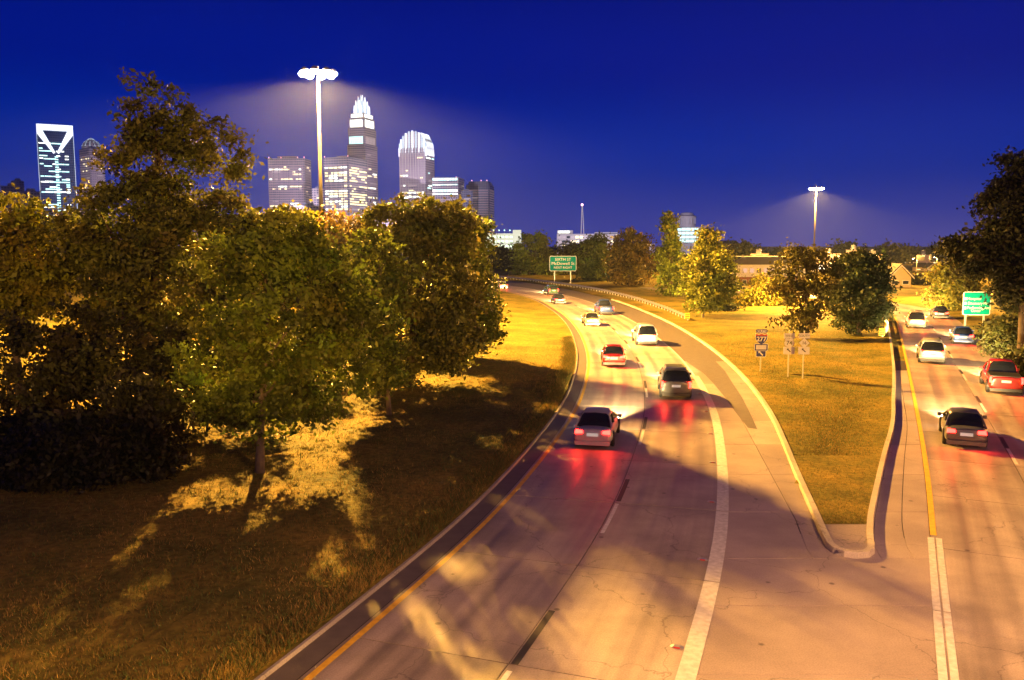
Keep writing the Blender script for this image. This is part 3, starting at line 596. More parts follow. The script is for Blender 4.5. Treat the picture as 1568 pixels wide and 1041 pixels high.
for nm, lab, parts in [('grass', 'dry blades of grass on the lawn left of the highway', [(150000, left_lawn, .04, .15, .011), (60000, left_edge, .06, .26, .015), (72000, tufts, .06, .17, .012)]), ('grass', 'dry blades of grass on the pointed island', [(70000, island, .04, .14, .012)])]:
    Vs, Fs, Ts, o_ = [], [], [], 0
    for pr in parts:
        V, F, T_ = blades(*pr); Vs.append(V); Fs.append(F + o_); Ts.append(T_); o_ += len(V)
    tag(link(nm, np_mesh(nm, np.concatenate(Vs), np.concatenate(Fs), np.concatenate(Ts)), 'grass_blades'), lab, 'grass', kind='stuff')

# ------------------------------------------------------------------ guardrails
def guardrail(label, C, step=2.0, end_first=True):
    t = thing('guardrail', label, 'guardrail', (0, 0, 0), 0, 'steel guardrails')
    prof = [(0.00, .42), (.07, .47), (.07, .52), (.01, .565), (.01, .60), (.07, .645), (.07, .70), (0.0, .75)]
    rows_ = [offset(C, -d) for d, z in prof]; n = len(C); mb = MB()
    mb.add([(p[0], p[1], z) for (d, z), r_ in zip(prof, rows_) for p in r_], [(r * n + i, r * n + i + 1, (r + 1) * n + i + 1, (r + 1) * n + i) for r in range(len(prof) - 1) for i in range(n - 1)])
    o = mb.build('rail', 'galvanised', t, True); so = o.modifiers.new('thickness', 'SOLIDIFY'); so.thickness = 0.006
    pm = None
    for i in range(0, n, max(1, int(step / np.linalg.norm(C[1] - C[0])))):
        p = offset(C, 0.09)[i]; d = C[min(i + 1, n - 1)] - C[max(i - 1, 0)]
        if pm is None: pm = MB().box(-.06, .06, -.08, .08, -.3, .76).build('post', 'galvanised', t)
        else: c_ = pm.copy(); col.objects.link(c_); c_.parent = t; pm2 = c_
        (pm if i == 0 else pm2).location = (p[0], p[1], 0); (pm if i == 0 else pm2).rotation_euler.z = math.atan2(-d[0], d[1])
    e = C[0]; d = C[1] - C[0]; d = d / np.linalg.norm(d)
    te = MB().box(-.28, .28, -.1, .12, .25, .95).build('end_terminal', 'reflector_yellow', t); te.location = (e[0] - d[0] * .15, e[1] - d[1] * .15, 0); te.rotation_euler.z = math.atan2(-d[0], d[1])
    for k in range(3):
        s_ = MB().box(-.26, .26, -.108, -.102, .33 + k * .2, .42 + k * .2).build('stripe', 'sign_black', te)
    return t
GC = smooth(resample(spline([(21.3, 103), (21.3, 121), (19.9, 145), (16.5, 170), (11.8, 190), (0.5, 226), (-21, 264), (-58, 303)]), 1.0), 6)
guardrail('long steel guardrail outside the bend with a yellow end plate', GC)
g2 = smooth(resample(spline([(36.8, 84), (40.6, 91.5), (45.8, 104.5), (49.6, 117), (51.2, 129)]), 1.0), 3)
guardrail('short steel guardrail between the dark round tree and the right road', g2)

# ------------------------------------------------------------------ signs
def text_mesh(s, size, material, parent, loc, name='lettering', sx=1.0, bold=0.0):
    cu = bpy.data.curves.new('t', 'FONT'); cu.body = s; cu.size = size; cu.align_x = 'CENTER'; cu.align_y = 'CENTER'; cu.extrude = 0.004; cu.offset = bold; cu.resolution_u = 3
    o = bpy.data.objects.new('t', cu); me = bpy.data.meshes.new_from_object(o); bpy.data.objects.remove(o)
    me.transform(Matrix.Rotation(R(90), 4, 'X') @ Matrix.Diagonal((sx, 1, 1, 1))); me.materials.clear()
    p = link(name, me, material, parent); p.location = loc; return p
def rrect(w, h, r, n=5):
    pts = []
    for cx, cy, a0 in ((w / 2 - r, h / 2 - r, 0), (-w / 2 + r, h / 2 - r, 90), (-w / 2 + r, -h / 2 + r, 180), (w / 2 - r, -h / 2 + r, 270)):
        pts += [(cx + r * math.cos(R(a0 + 90 * k / n)), cy + r * math.sin(R(a0 + 90 * k / n))) for k in range(n + 1)]
    return pts
def shift(poly, dx, dz): return [(x + dx, z + dz) for x, z in poly]
def big_sign(label, px, py, depth, wpx, hpx, post_px, lines, rz=0.0, squares=()):
    k = depth / FPX; x, _, z = at_depth(px, py, depth); w, h = wpx * k, hpx * k; z0 = gz(x, depth)
    t = thing('road_sign', label, 'road sign', (x, depth, z0), rz); zc = z - z0
    p = MB().prism(shift(rrect(w, h, h * .09), 0, zc), -.03, .03).build('panel', 'sign_white', t)
    MB().prism(shift(rrect(w - h * .06, h - h * .06, h * .07), 0, zc), -.045, -.02).build('face', 'sign_green', p)
    for s, u, v, size, sx in lines: text_mesh(s, size * h, 'sign_white', p, (u * w, -.05, zc + v * h), sx=sx, bold=0.0)
    for u, v, s_ in squares: MB().prism(shift(rrect(s_ * h, s_ * h, .02), u * w, zc + v * h), -.055, -.046).build('symbol', 'sign_white', p)
    for q in post_px: MB().box(q * w - .09, q * w + .09, .04, .2, -.2, zc + h * .4).build('post', 'galvanised', t)
    return t
big_sign('green exit sign for Sixth St and McDowell St on two posts', 862, 403.5, 206, 41, 23, (-.31, .29), [('SIXTH ST', 0, .27, .26, 1.0), ('McDowell St', 0, 0, .28, 1.05), ('NEXT RIGHT', 0, -.27, .21, 1.0)], 0)
big_sign('green destination sign among bushes right of the road', 1495.5, 464.5, 97, 40, 36, (-.36, .3), [('Hospital', -.10, .20, .17, 1.0), ('Discovery Place', .09, 0.0, .17, .85), ('Performing Arts', .09, -.19, .17, .85), ('Center', -.02, -.32, .15, .9)], R(-8), [(-.42, .2, .11), (-.42, 0, .11), (-.42, -.2, .11)])
def shield_interstate(w):
    pts = []
    for k in range(0, 9): a = k / 8; pts.append((-w / 2 + w * a, w * .40 + (.045 * w * math.cos((a - .5) * 4 * math.pi))))
    R_ = [(w * .5, w * .25), (w * .49, w * .02), (w * .40, -w * .18), (w * .22, -w * .36), (0, -w * .5)]
    return pts + R_ + [(-x, z) for x, z in R_[-2::-1]]
def scaled(poly, s): return [(x * s, z * s) for x, z in poly]
ARROW = [(-.34, .34), (-.02, .34), (-.12, .24), (.30, -.18), (.18, -.30), (-.24, .12), (-.34, .02)]
def plate(t, zc, w, h, border, face, r=.05, y=-.06):
    p = MB().prism(shift(rrect(w, h, r), 0, zc), y - .008, y).build('plate', border, t)
    MB().prism(shift(rrect(w - .07, h - .07, max(r - .02, .01)), 0, zc), y - .014, y - .006).build('face', face, p); return p
def marker(label, px, base_y, depth, rz, kind):
    x = (px - 784) * depth / FPX; z0 = gz(x, depth); t = thing('route_marker', label, 'road sign', (x, depth, z0), rz, 'route markers on the island')
    k = depth / FPX; Z = lambda py: at_depth(px, py, depth)[2] - z0
    MB().box(-.035, .035, -.045, .03, -.2, Z(506)).build('post', 'galvanised', t)
    if kind == '277':
        p = plate(t, Z(507), .72, .30, 'sign_blue', 'sign_white'); text_mesh('SOUTH', .26, 'sign_blue', p, (0, -.078, Z(507)), bold=.006)
        w = .88; s1 = shield_interstate(w); zc = Z(519) + .02
        s_ = MB().prism(shift(s1, 0, zc), -.068, -.06).build('shield', 'sign_white', t)
        MB().prism(shift([q for q in scaled(s1, .93) if q[1] < w * .25], 0, zc - .005), -.075, -.066).build('field', 'sign_blue', s_)
        MB().prism(shift([q for q in scaled(s1, .93) if q[1] >= w * .22], 0, zc + .0), -.075, -.066).build('band', 'sign_red', s_)
        text_mesh('277', .46, 'sign_white', s_, (0, -.079, zc - .03), bold=.012)
        p = plate(t, Z(531.5), .98, .54, 'sign_white', 'sign_blue', .08); MB().prism(shift(rrect(.74, .32, .02), 0, Z(531.5)), -.080, -.073).build('panel', 'sign_white', p)
        p = plate(t, Z(541), .72, .52, 'sign_white', 'sign_blue', .08, -.05); MB().prism(shift(scaled(ARROW, .56), 0, Z(541)), -.071, -.063).build('arrow', 'sign_white', p)
    else:
        word = 'WEST' if kind == '74' else 'SOUTH'
        p = plate(t, Z(514), .74, .36, 'sign_white', 'sign_white', .03); text_mesh(word, .22, 'sign_black', p, (0, -.078, Z(514)))
        zc = Z(525)
        if kind == '74':
            us = [(-.30, .30), (-.2, .34), (0, .30), (.2, .34), (.30, .30), (.27, .20), (.34, .02), (.30, -.16), (.16, -.27), (0, -.34), (-.16, -.27), (-.30, -.16), (-.34, .02), (-.27, .20)]
        else: us = [(0, .36), (.36, 0), (0, -.36), (-.36, 0)]
        bk = MB().prism(shift(scaled(us, 1.07), 0, zc), -.068, -.060).build('shield', 'sign_black', t); MB().prism(shift(us, 0, zc), -.075, -.066).build('face', 'sign_white', bk); text_mesh('74' if kind == '74' else '16', .40 if kind == '74' else .30, 'sign_black', bk, (0, -.080, zc), bold=.003)
        p = plate(t, Z(536.5), .76, .52, 'sign_white', 'sign_white', .05); MB().prism(shift(scaled(ARROW, .42), 0, Z(536.5)), -.081, -.073).build('arrow', 'sign_black', p)
        if kind == '74':
            for q in (516, 531): MB().box(.36, .36 + .38, -.05, -.03, Z(q) - .02, Z(q) + .02).build('crossbar', 'galvanised', t)
marker('blue interstate 277 south shield with arrow plates', 1168, 570, 61, R(-4), '277')
marker('white west 74 route marker with left arrow plate', 1211, 578, 58.6, R(-4), '74')
marker('white south 16 diamond route marker with left arrow plate', 1234, 583, 57.4, R(-4), '16')

# ------------------------------------------------------------------ lamps
def high_mast(label, x, y, H, power, ring=1.6, n=8, aim=158, tilt=None):
    z0 = gz(x, y); t = thing('high_mast_light', label, 'street lamp', (x, y, z0), 0, 'high mast lights')
    MB().tube([(0, 0, -.3), (0, 0, H * .5), (0, 0, H - .3)], [.30, .21, .13], 12).build('pole', 'mast_steel', t, True)
    MB().lathe([(.05, H - .9), (.5, H - .8), (.5, H - .55), (.12, H - .45), (.12, H - .1), (.02, H)], 12).build('hub', 'steel', t)
    mb = MB(); pts = [(ring * .8 * math.cos(2 * math.pi * k / 16), ring * .8 * math.sin(2 * math.pi * k / 16), H - .7) for k in range(17)]; mb.tube(pts, .05, 6, False); mb.build('ring', 'steel', t)
    f0 = None
    for k in range(n):
        a = 2 * math.pi * k / n
        if f0 is None:
            f0 = MB().lathe([(.44, -.12), (.40, .1), (.2, .3), (.05, .36)], 12).build('luminaire', 'steel', t); le = MB().lathe([(.02, -.46), (.26, -.40), (.40, -.25), (.43, -.12)], 12).build('lens', 'lamp_lens', f0); f = f0
        else: f = copy_tree(f0, t)
        f.location = (ring * math.cos(a), ring * math.sin(a), H - .7)
    l = bpy.data.lights.new('mast_light', 'SPOT'); l.energy = power; l.color = SODIUM; l.spot_size = R(aim); l.spot_blend = 0.32; l.shadow_soft_size = 0.6 if not tilt else 1.0
    # wide-throw luminaires: the beam strengthens away from straight down so the ground is lit evenly
    l.use_nodes = True; nt = l.node_tree; em = nt.nodes['Emission']; ge = nt.nodes.new('ShaderNodeNewGeometry'); sx_ = nt.nodes.new('ShaderNodeSeparateXYZ')
    ab = nt.nodes.new('ShaderNodeMath'); ab.operation = 'ABSOLUTE'; mxn = nt.nodes.new('ShaderNodeMath'); mxn.operation = 'MAXIMUM'; mxn.inputs[1].default_value = .22
    pw = nt.nodes.new('ShaderNodeMath'); pw.operation = 'POWER'; pw.inputs[1].default_value = -1.5 if not tilt else 0.0
    nt.links.new(ge.outputs['Normal'], sx_.inputs[0]); nt.links.new(sx_.outputs[2], ab.inputs[0]); nt.links.new(ab.outputs[0], mxn.inputs[0]); nt.links.new(mxn.outputs[0], pw.inputs[0]); nt.links.new(pw.outputs[0], em.inputs['Strength'])
    lo = bpy.data.objects.new('mast_light', l); col.objects.link(lo); lo.parent = t; lo.location = (0, 0, H - 1.25)
    if tilt: lo.rotation_euler = Vector(tilt).to_track_quat('-Z', 'Y').to_euler()
    return t
X1, _, Z1 = at_depth(487, 122, 92); X2, _, Z2 = at_depth(1250, 289, 232)
high_mast('tall lit lamp mast rising behind the left trees', X1, 92, Z1 + .7, P_L1)
high_mast('farther lit lamp mast above the trees on the right', X2, 232, Z2 + .7, P_L2)
high_mast('lit lamp mast standing behind the overpass, out of view', 34, -105, 21.5, P_B1, aim=110, tilt=(-40, 150, -32))
def street_lamp(label, px, py, depth, power, arm=1.2):
    x, _, z = at_depth(px, py, depth); z0 = gz(x, depth); t = thing('street_lamp', label, 'street lamp', (x, depth, z0), 0, 'small street lamps'); h = z - z0
    MB().tube([(arm, 0, -.2), (arm, 0, h * .6), (arm, 0, h - .1), (arm * .8, 0, h + .2), (.3, 0, h + .25)], [.09, .07, .06, .045, .04], 8).build('pole', 'galvanised', t, True)
    hd = MB().lathe([(.05, .16), (.16, .14), (.2, .06), (.2, .02)][::-1], 10, (0, 0, h + .05)).build('lamp_head', 'steel', t); MB().lathe([(.03, -.08), (.14, -.04), (.19, .03)], 10, (0, 0, h + .03)).build('lens', 'street_lens', hd)
    l = bpy.data.lights.new('street_light', 'POINT'); l.energy = power; l.color = SODIUM; l.shadow_soft_size = .25
    lo = bpy.data.objects.new('street_light', l); col.objects.link(lo); lo.parent = t; lo.location = (0, 0, h - .35)
street_lamp('lit street lamp shining through the open ragged tree', 1229, 402, 122, 70000)
street_lamp('low lit lamp behind the trunk of the open ragged tree', 1257, 433, 132, 30000, .5)
street_lamp('lit street lamp shining through the tall black tree', 1479, 393, 138, 90000)
street_lamp('far lit street lamp above the yellow houses', 1431, 394, 400, 30000)
street_lamp('far lit street lamp left of the farther lamp mast', 1189, 384, 380, 26000)

# ------------------------------------------------------------------ the overpass the camera stands on
br = thing('overpass_bridge', 'concrete overpass bridge with steel railing, where the camera stands', 'bridge', (0, 0, 0))
MB().box(-70, 70, -12.6, -.25, 6.25, 7.45).build('deck', 'bridge_concrete', br)
MB().box(-70, 70, -.55, -.2, 7.40, 7.85).build('parapet', 'bridge_concrete', br); MB().box(-70, 70, -12.7, -12.3, 7.40, 8.2).build('parapet', 'bridge_concrete', br)
for z in (8.02, 8.32, 8.62): MB().tube([(-70, -.38, z), (70, -.38, z)], .06, 8).build('rail', 'galvanised', br)
pm = None
for i in range(-28, 29):
    if pm is None: pm = MB().box(-.05, .05, -.43, -.32, 7.8, 8.66).build('rail_post', 'galvanised', br); o = pm
    else: o = pm.copy(); col.objects.link(o); o.parent = br
    o.location = (i * 2.5, 0, 0)
for x in (-22, 33):
    MB().box(x - .6, x + .6, -10.5, -2.5, -.3, 6.3).build('pier', 'bridge_concrete', br)

bl = thing('street_lamp', 'lit street lamp on the overpass beside the camera, out of view', 'street lamp', (17, -11.2, 7.45), 0, 'small street lamps')
MB().tube([(0, 0, 0), (0, 0, 6), (0, .3, 9), (0, 1.6, 9.7), (0, 4.2, 9.9)], [.12, .09, .07, .05, .04], 8).build('pole', 'galvanised', bl, True)
hd = MB().box(-.18, .18, 4.0, 4.8, 9.82, 9.98).build('lamp_head', 'steel', bl); MB().box(-.14, .14, 4.1, 4.7, 9.77, 9.815).build('lens', 'street_lens', hd)
l = bpy.data.lights.new('street_light', 'SPOT'); l.energy = P_BR; l.color = (1.0, .46, .20); l.spot_size = R(160); l.spot_blend = .5; l.shadow_soft_size = .35
lo = bpy.data.objects.new('street_light', l); col.objects.link(lo); lo.parent = bl; lo.location = (0, 4.4, 9.6)

# ------------------------------------------------------------------ the city
def tower(name, label, x0, x1, ytop, depth, rot, split, facade, cat='tower', group='downtown towers'):
    """box tower turned by rot so that its front takes the given share of the width seen"""
    k = depth / FPX; Wd = (x1 - x0) * k; a = R(rot); view = math.atan(-((x0 + x1) / 2 - 784) / FPX); Wd *= math.cos(view); w = split * Wd / math.cos(a); d = (1 - split) * Wd / max(math.sin(abs(a)), .05) if rot else w * .7
    h = at_depth(0, ytop, depth)[2]; cx = ((x0 + x1) / 2 - 784) * k
    t = thing(name, label, cat, (cx, depth + d / 2, -.5), view - a, group)
    t['w'] = w; t['d'] = d; t['h'] = h
    MB().box(-w / 2, w / 2, -d / 2, d / 2, 0, h).build('body', facade, t)
    return t, w, d, h
WIN = {}
def window(t, face, w, d, u0, u1, z0, z1, m):
    """one lit window, or added facade glow strip, standing just proud of a face: front, right side or left side"""
    key = (round(u1 - u0, 2), round(z1 - z0, 2), m)
    if key not in WIN:
        me = bpy.data.meshes.new('window'); W_, H_ = u1 - u0, z1 - z0; b_ = MB().box(0, W_, -.35, .3, 0, H_); me.from_pydata(b_.v, [], b_.f); me.materials.append(MATS[m]); WIN[key] = me
    o = bpy.data.objects.new('window', WIN[key]); col.objects.link(o); o.parent = t
    if face == 'front': o.location = (u0, -d / 2, z0)
    elif face == 'right': o.location = (w / 2, u0, z0); o.rotation_euler.z = R(90)
    else: o.location = (-w / 2, u1, z0); o.rotation_euler.z = R(-90)
    return o
def lit_rows(t, face, w, d, z_lo, z_hi, fh, bay, p_row, p_bay, mats, seed, wh=2.2, limit=110, margin=2.0):
    rd = random.Random(seed); span = w if face == 'front' else d; n = max(1, int((span - 2 * margin) / bay)); cnt = 0; z = z_lo
    while z < z_hi - fh:
        pr = p_bay * rd.choice([0.2, 1.0, 1.5]) if rd.random() < p_row else p_bay * .08; k = 0
        while k < n:
            if rd.random() < pr and cnt < limit:
                L_ = rd.choice([1, 1, 2, 3]); L_ = min(L_, n - k); u = -span / 2 + margin + k * bay
                window(t, face, w, d, u, u + L_ * bay - .8, z, z + wh, rd.choice(mats)); k += L_; cnt += 1
            else: k += 1
        z += fh
def facade_glow_rows(t, face, w, d, z_lo, z_hi, fh=4.3, wh=1.9, parts=1):  # glowing strips added on each floor to brighten the facade
    span = w if face == 'front' else d; z = z_lo
    while z < z_hi - fh:
        for q in range(parts):
            u = -span / 2 + 1.5 + q * (span - 3) / parts
            o = window(t, face, w - .3, d - .3, u, u + (span - 3) / parts - .8, z, z + wh, 'facade_glow')
        z += fh
def beacon(t, x, y, z):
    MB().lathe([(.15, 0), (.15, 1.6), (.5, 1.7), (.5, 2.6), (.1, 2.9)], 8, (x, y, z)).build('beacon', 'beacon', t)
D = 1500.0
WW = ['win_warm', 'win_white', 'win_warm', 'win_dim']; WD = ['win_dim', 'win_dim', 'win_warm']; WT = ['win_teal', 'win_white', 'win_teal']
# V-topped blue glass tower
t, w, d, h = tower('glass_tower', 'blue glass tower with a white lit V frame at the top', 62, 117, 199, D, 0, 1, 'facade_blue')
hv = at_depth(0, 190, D)[2]; zv = at_depth(0, 233, D)[2]
MB().box(-w / 2, w / 2, -d / 2 - 1.2, -d / 2 + 2, h - .5, hv).build('frame', 'crown_glow', t)
for s in (-1, 1):
    MB().prism([(s * w / 2, h - .5), (s * (w / 2 - 9), h - .5), (s * 1.2, zv), (s * 4.2, zv - 2), (s * (w / 2), h - 6)], -d / 2 - 1.1, -d / 2 + 1).build('frame', 'crown_glow', t)
    MB().box(s * w / 2 - .5, s * w / 2 + .5, -d / 2 - .5, -d / 2 + .6, 10, h - 6.2).build('edge_strip', 'crown_soft_glow', t)
z = 20
while z < zv - 6: MB().box(-2.6, 2.6, -d / 2 - .6, -d / 2 + .2, z, z + 2.0).build('spine_light', 'win_teal', t); z += 4.4
for sd, lo, hi in ((1, 70, 170), (2, 20, 70), (3, 100, 190)): lit_rows(t, 'front', w, d, lo, hi, 4.4, 6.5, .45, .5, WT, sd, 1.9, 70)
t, w, d, h = tower('domed_tower', 'purple tower with a small lit dome beside the V-topped tower', 124, 162, 226, D + 40, -22, .6, 'facade_mauve')
facade_glow_rows(t, 'front', w, d, 12, h - 6, parts=2); facade_glow_rows(t, 'left', w, d, 12, h - 6)
lit_rows(t, 'front', w, d, 40, h - 6, 4.2, 5, .3, .4, WD, 5, 2, 60); lit_rows(t, 'left', w, d, 40, h - 6, 4.2, 5, .25, .3, WD, 6, 2, 40)
MB().lathe([(16, 0), (16, 5), (14, 10), (9, 15), (3, 18), (.5, 21)], 16, (0, 0, h)).build('dome', 'facade_stone', t)
for k in range(7):
    a = math.pi * (k / 6); MB().tube([(16.4 * math.cos(a), -16.4 * math.sin(a), h + 4), (12 * math.cos(a), -12 * math.sin(a), h + 12), (3 * math.cos(a), -3 * math.sin(a), h + 18.6)], .7, 5).build('dome_light', 'crown_soft_glow', t)
for i, (x0, x1, yt, dd, lab, fc) in enumerate([(6, 40, 284, 1250, 'low dim block at the far left of the skyline', 'facade_dim'), (36, 66, 292, 1200, 'low dim block just left of the V-topped tower', 'facade_dim'), (86, 134, 324, 900, 'low block with lit arches under the V-topped tower', 'facade_stone'), (24, 44, 276, 1400, 'narrow dim block behind the far left blocks', 'facade_dim'), (480, 498, 288, 1450, 'narrow pale block between the two grey office towers', 'facade_stone'), (575, 616, 316, 1300, 'low pink block between the crowned tower and the arched tower', 'facade_mauve'), (455, 490, 314, 1280, 'low pale block at the foot of the lamp mast', 'facade_stone'), (704, 724, 292, 1480, 'slim dim block right of the flat bright-topped block', 'facade_dim')]):
    t, w, d, h = tower('office_block', lab, x0, x1, yt, dd, 0, 1, fc, 'building', 'lower downtown blocks')
    lit_rows(t, 'front', w, d, 12, h - 2, 4.2, 6, .4, .35, WD if i != 2 else WT, 20 + i, 2.0, 50)
    MB().box(-w * .2, w * .25, -d * .3, d * .2, h, h + 4).build('roof_plant', 'facade_dim', t)
t, w, d, h = tower('office_tower', 'grey office tower left of the lamp mast with scattered lights', 412, 478, 242, D, 18, .84, 'facade_mauve')
facade_glow_rows(t, 'front', w, d, 12, h - 6, parts=2); facade_glow_rows(t, 'right', w, d, 12, h - 6)
lit_rows(t, 'front', w, d, 30, h - 8, 4.2, 5.2, .62, .42, WW, 8, 2.1, 120); lit_rows(t, 'right', w, d, 30, h - 8, 4.2, 5, .2, .3, WD, 9, 2.1, 25)
for x in (-.48, -.15, .3, .48): beacon(t, x * w, -d * .45, h)
MB().box(-w * .3, w * .2, -d * .2, d * .3, h, h + 5).build('roof_plant', 'facade_mauve', t)
for q in range(8): MB().box((-.48 + .135 * q) * w - .5, (-.48 + .135 * q) * w + .5, -d / 2 - .7, -d / 2 + .2, 10, h - 2).build('pilaster', 'facade_mauve', t)
t, w, d, h = tower('office_tower', 'broad office tower with rows of bright windows in front of the crowned tower', 495, 562, 240, D - 60, 32, .56, 'facade_grey')
facade_glow_rows(t, 'front', w, d, 12, h - 6, parts=2); facade_glow_rows(t, 'right', w, d, 12, h - 6)
lit_rows(t, 'front', w, d, 25, h - 11, 4.3, 6.2, .92, .72, ['win_warm', 'win_white', 'win_warm'], 11, 2.6, 120); lit_rows(t, 'right', w, d, 25, h - 11, 4.3, 6.2, .95, .75, ['win_warm', 'win_warm', 'win_dim'], 12, 2.4, 110)
beacon(t, -w * .48, -d * .48, h); beacon(t, w * .4, -d * .4, h); MB().box(-w * .2, w * .3, -d * .2, d * .3, h, h + 4).build('roof_plant', 'facade_grey', t)
for q in range(6): MB().box((-.49 + .19 * q) * w - .6, (-.49 + .19 * q) * w + .6, -d / 2 - .9, -d / 2 + .2, 10, h - 2).build('pilaster', 'facade_grey', t)
# crowned tower: stepped shaft, crown of upright blades, floodlighting put in as their own glow
t, w, d, h = tower('crowned_tower', 'tallest tower with setbacks and a white lit spiky crown', 533, 579, 221, D + 80, 30, .58, 'facade_stone')
kk_ = (D + 80) / FPX; zs = [at_depth(0, y_, D + 80)[2] for y_ in (221, 195, 180, 172, 140)]
wins = []
for i, (sc, za, zb) in enumerate([(.93, zs[0], zs[1]), (.85, zs[1], zs[2]), (.76, zs[2], zs[3])]):
    MB().box(-w * sc / 2, w * sc / 2, -d * sc / 2, d * sc / 2, za, zb).build('setback', 'facade_stone', t)
    for k in range(7):
        u = (-.42 + .12 * k) * w * sc
        o = window(t, 'front', w * sc, d * sc, u, u + w * .075, za + 2, za + (15 if i < 2 else 8), 'win_white' if i else 'win_teal')
        u = (-.42 + .12 * k) * d * sc; window(t, 'right', w * sc, d * sc, u, u + d * .075, za + 2, za + (15 if i < 2 else 8), 'win_dim' if i == 0 else 'win_white')
for s in (-1, 1):
    for i in range(9): MB().box(s * w * .02 + (i - 4) * w * .115 - .5, s * w * .02 + (i - 4) * w * .115 + .5, -d / 2 - .8, -d / 2 + .2, 20, zs[0] - 2).build('pilaster', 'facade_stone', t) if s > 0 else None
facade_glow_rows(t, 'front', w, d, 12, zs[0] - 4, parts=3); facade_glow_rows(t, 'right', w, d, 12, zs[0] - 4, parts=2)
lit_rows(t, 'front', w, d, 40, zs[0] - 14, 4.3, 5, .3, .3, WW, 14, 2.2, 60); lit_rows(t, 'right', w, d, 40, zs[0] - 14, 4.3, 5, .35, .4, WW, 15, 2.2, 60)
for ring, n_, frac in ((.36, 18, .45), (.27, 14, .7), (.16, 10, .9), (.05, 4, 1.0)):
    for k in range(n_):
        a = 2 * math.pi * k / n_; x, y = math.cos(a) * w * ring, math.sin(a) * d * ring; top = zs[3] + (zs[4] - zs[3]) * frac * random.uniform(.86, 1.0)
        MB().prism([(x - 1.3, zs[3] - 3), (x + 1.3, zs[3] - 3), (x + .9, top - 6), (x, top), (x - .9, top - 6)], y - .9, y + .9).build('crown_blade', random.choice(['crown_glow', 'crown_soft_glow', 'crown_soft_glow']), t)
# arched tower
t, w, d, h = tower('arched_tower', 'tower with a ribbed barrel-arched lit top right of the crowned tower', 612, 666, 226, D, 24, .74, 'facade_stone')
zt = at_depth(0, 200, D)[2]; n_ = 12; bow = [(w * .5 * math.cos(math.pi * k / n_), h + (zt - h) * math.sin(math.pi * k / n_)) for k in range(n_ + 1)]
MB().prism(bow, -d * .42, d * .42).build('barrel_roof', 'facade_stone', t)
for k in range(n_ + 1):
    x, z = bow[k]; MB().box(x - 1.0, x + 1.0, -d * .5, -d * .42, h - 8 if 0 < k < n_ else h - 14, z + 1).build('arch_rib', 'crown_glow' if k % 2 == 0 else 'crown_soft_glow', t)
for k in range(9): MB().tube([(w * .5 + .5, (-.4 + .1 * k) * d, h - 12), (w * .5 - 1, (-.4 + .1 * k) * d, h + 8), (w * .3, (-.4 + .1 * k) * d, zt - 3)], .9, 5).build('arch_rib', 'crown_glow', t)
for k in range(10): MB().box((-.46 + .1 * k) * w - .55, (-.46 + .1 * k) * w + .55, -d / 2 - .9, -d / 2 + .2, 20, h - 9).build('pilaster', 'pale_stone', t)
for zc in (h * .52, h * .56, h * .36): 
    for k in range(6):
        u = -w * .46 + k * w * .155; window(t, 'front', w, d, u, u + w * .12, zc, zc + 2.6, random.choice(['win_white', 'win_warm', 'win_white']))
facade_glow_rows(t, 'front', w, d, 12, h - 10, parts=3); facade_glow_rows(t, 'right', w, d, 12, h - 10, parts=2)
lit_rows(t, 'front', w, d, 30, h - 12, 4.3, 5.4, .45, .4, WW, 17, 2.2, 90); lit_rows(t, 'right', w, d, 30, h - 12, 4.3, 5, .5, .4, ['win_dim', 'win_teal', 'win_white'], 18, 2.2, 60)
t, w, d, h = tower('office_tower', 'flat block with a bright teal top band right of the arched tower', 662, 711, 271, D - 40, 14, .8, 'facade_stone')
for zc, hh in ((h - 5, 3.6), (h - 13, 1.6), (h - 24, 3.8), (h - 29, 2.4)):
    for k in range(9):
        u = -w * .48 + k * w * .107; window(t, 'front', w, d, u, u + w * .09, zc, zc + hh, random.choice(WT))
for k in range(11): MB().box((-.48 + .096 * k) * w - .4, (-.48 + .096 * k) * w + .4, -d / 2 - .8, -d / 2 + .2, 10, h - 31).build('pilaster', 'pale_stone', t)
facade_glow_rows(t, 'front', w, d, 12, h - 32, parts=3)
lit_rows(t, 'front', w, d, 30, h - 34, 4.2, 5, .4, .3, ['win_dim', 'win_teal'], 21, 2.0, 50); lit_rows(t, 'right', w, d, 30, h - 6, 4.2, 5, .4, .4, ['win_dim'], 22, 2.0, 40); beacon(t, w * .3, 0, h)
t, w, d, h = tower('office_tower', 'dim unlit tower at the right end of the skyline', 714, 757, 282, D + 50, 12, .82, 'facade_dim')
facade_glow_rows(t, 'front', w, d, 12, h - 6, parts=2); facade_glow_rows(t, 'right', w, d, 12, h - 6)
MB().box(-w * .42, w * .42, -d * .4, d * .4, h, h + 6).build('roof_plant', 'facade_dim', t); beacon(t, -w * .3, -d * .3, h + 6); beacon(t, w * .1, -d * .3, h + 6); beacon(t, w * .35, -d * .3, h + 6)
lit_rows(t, 'front', w, d, 30, h - 8, 4.2, 5, .2, .12, ['win_dim', 'win_white'], 23, 2.2, 20)
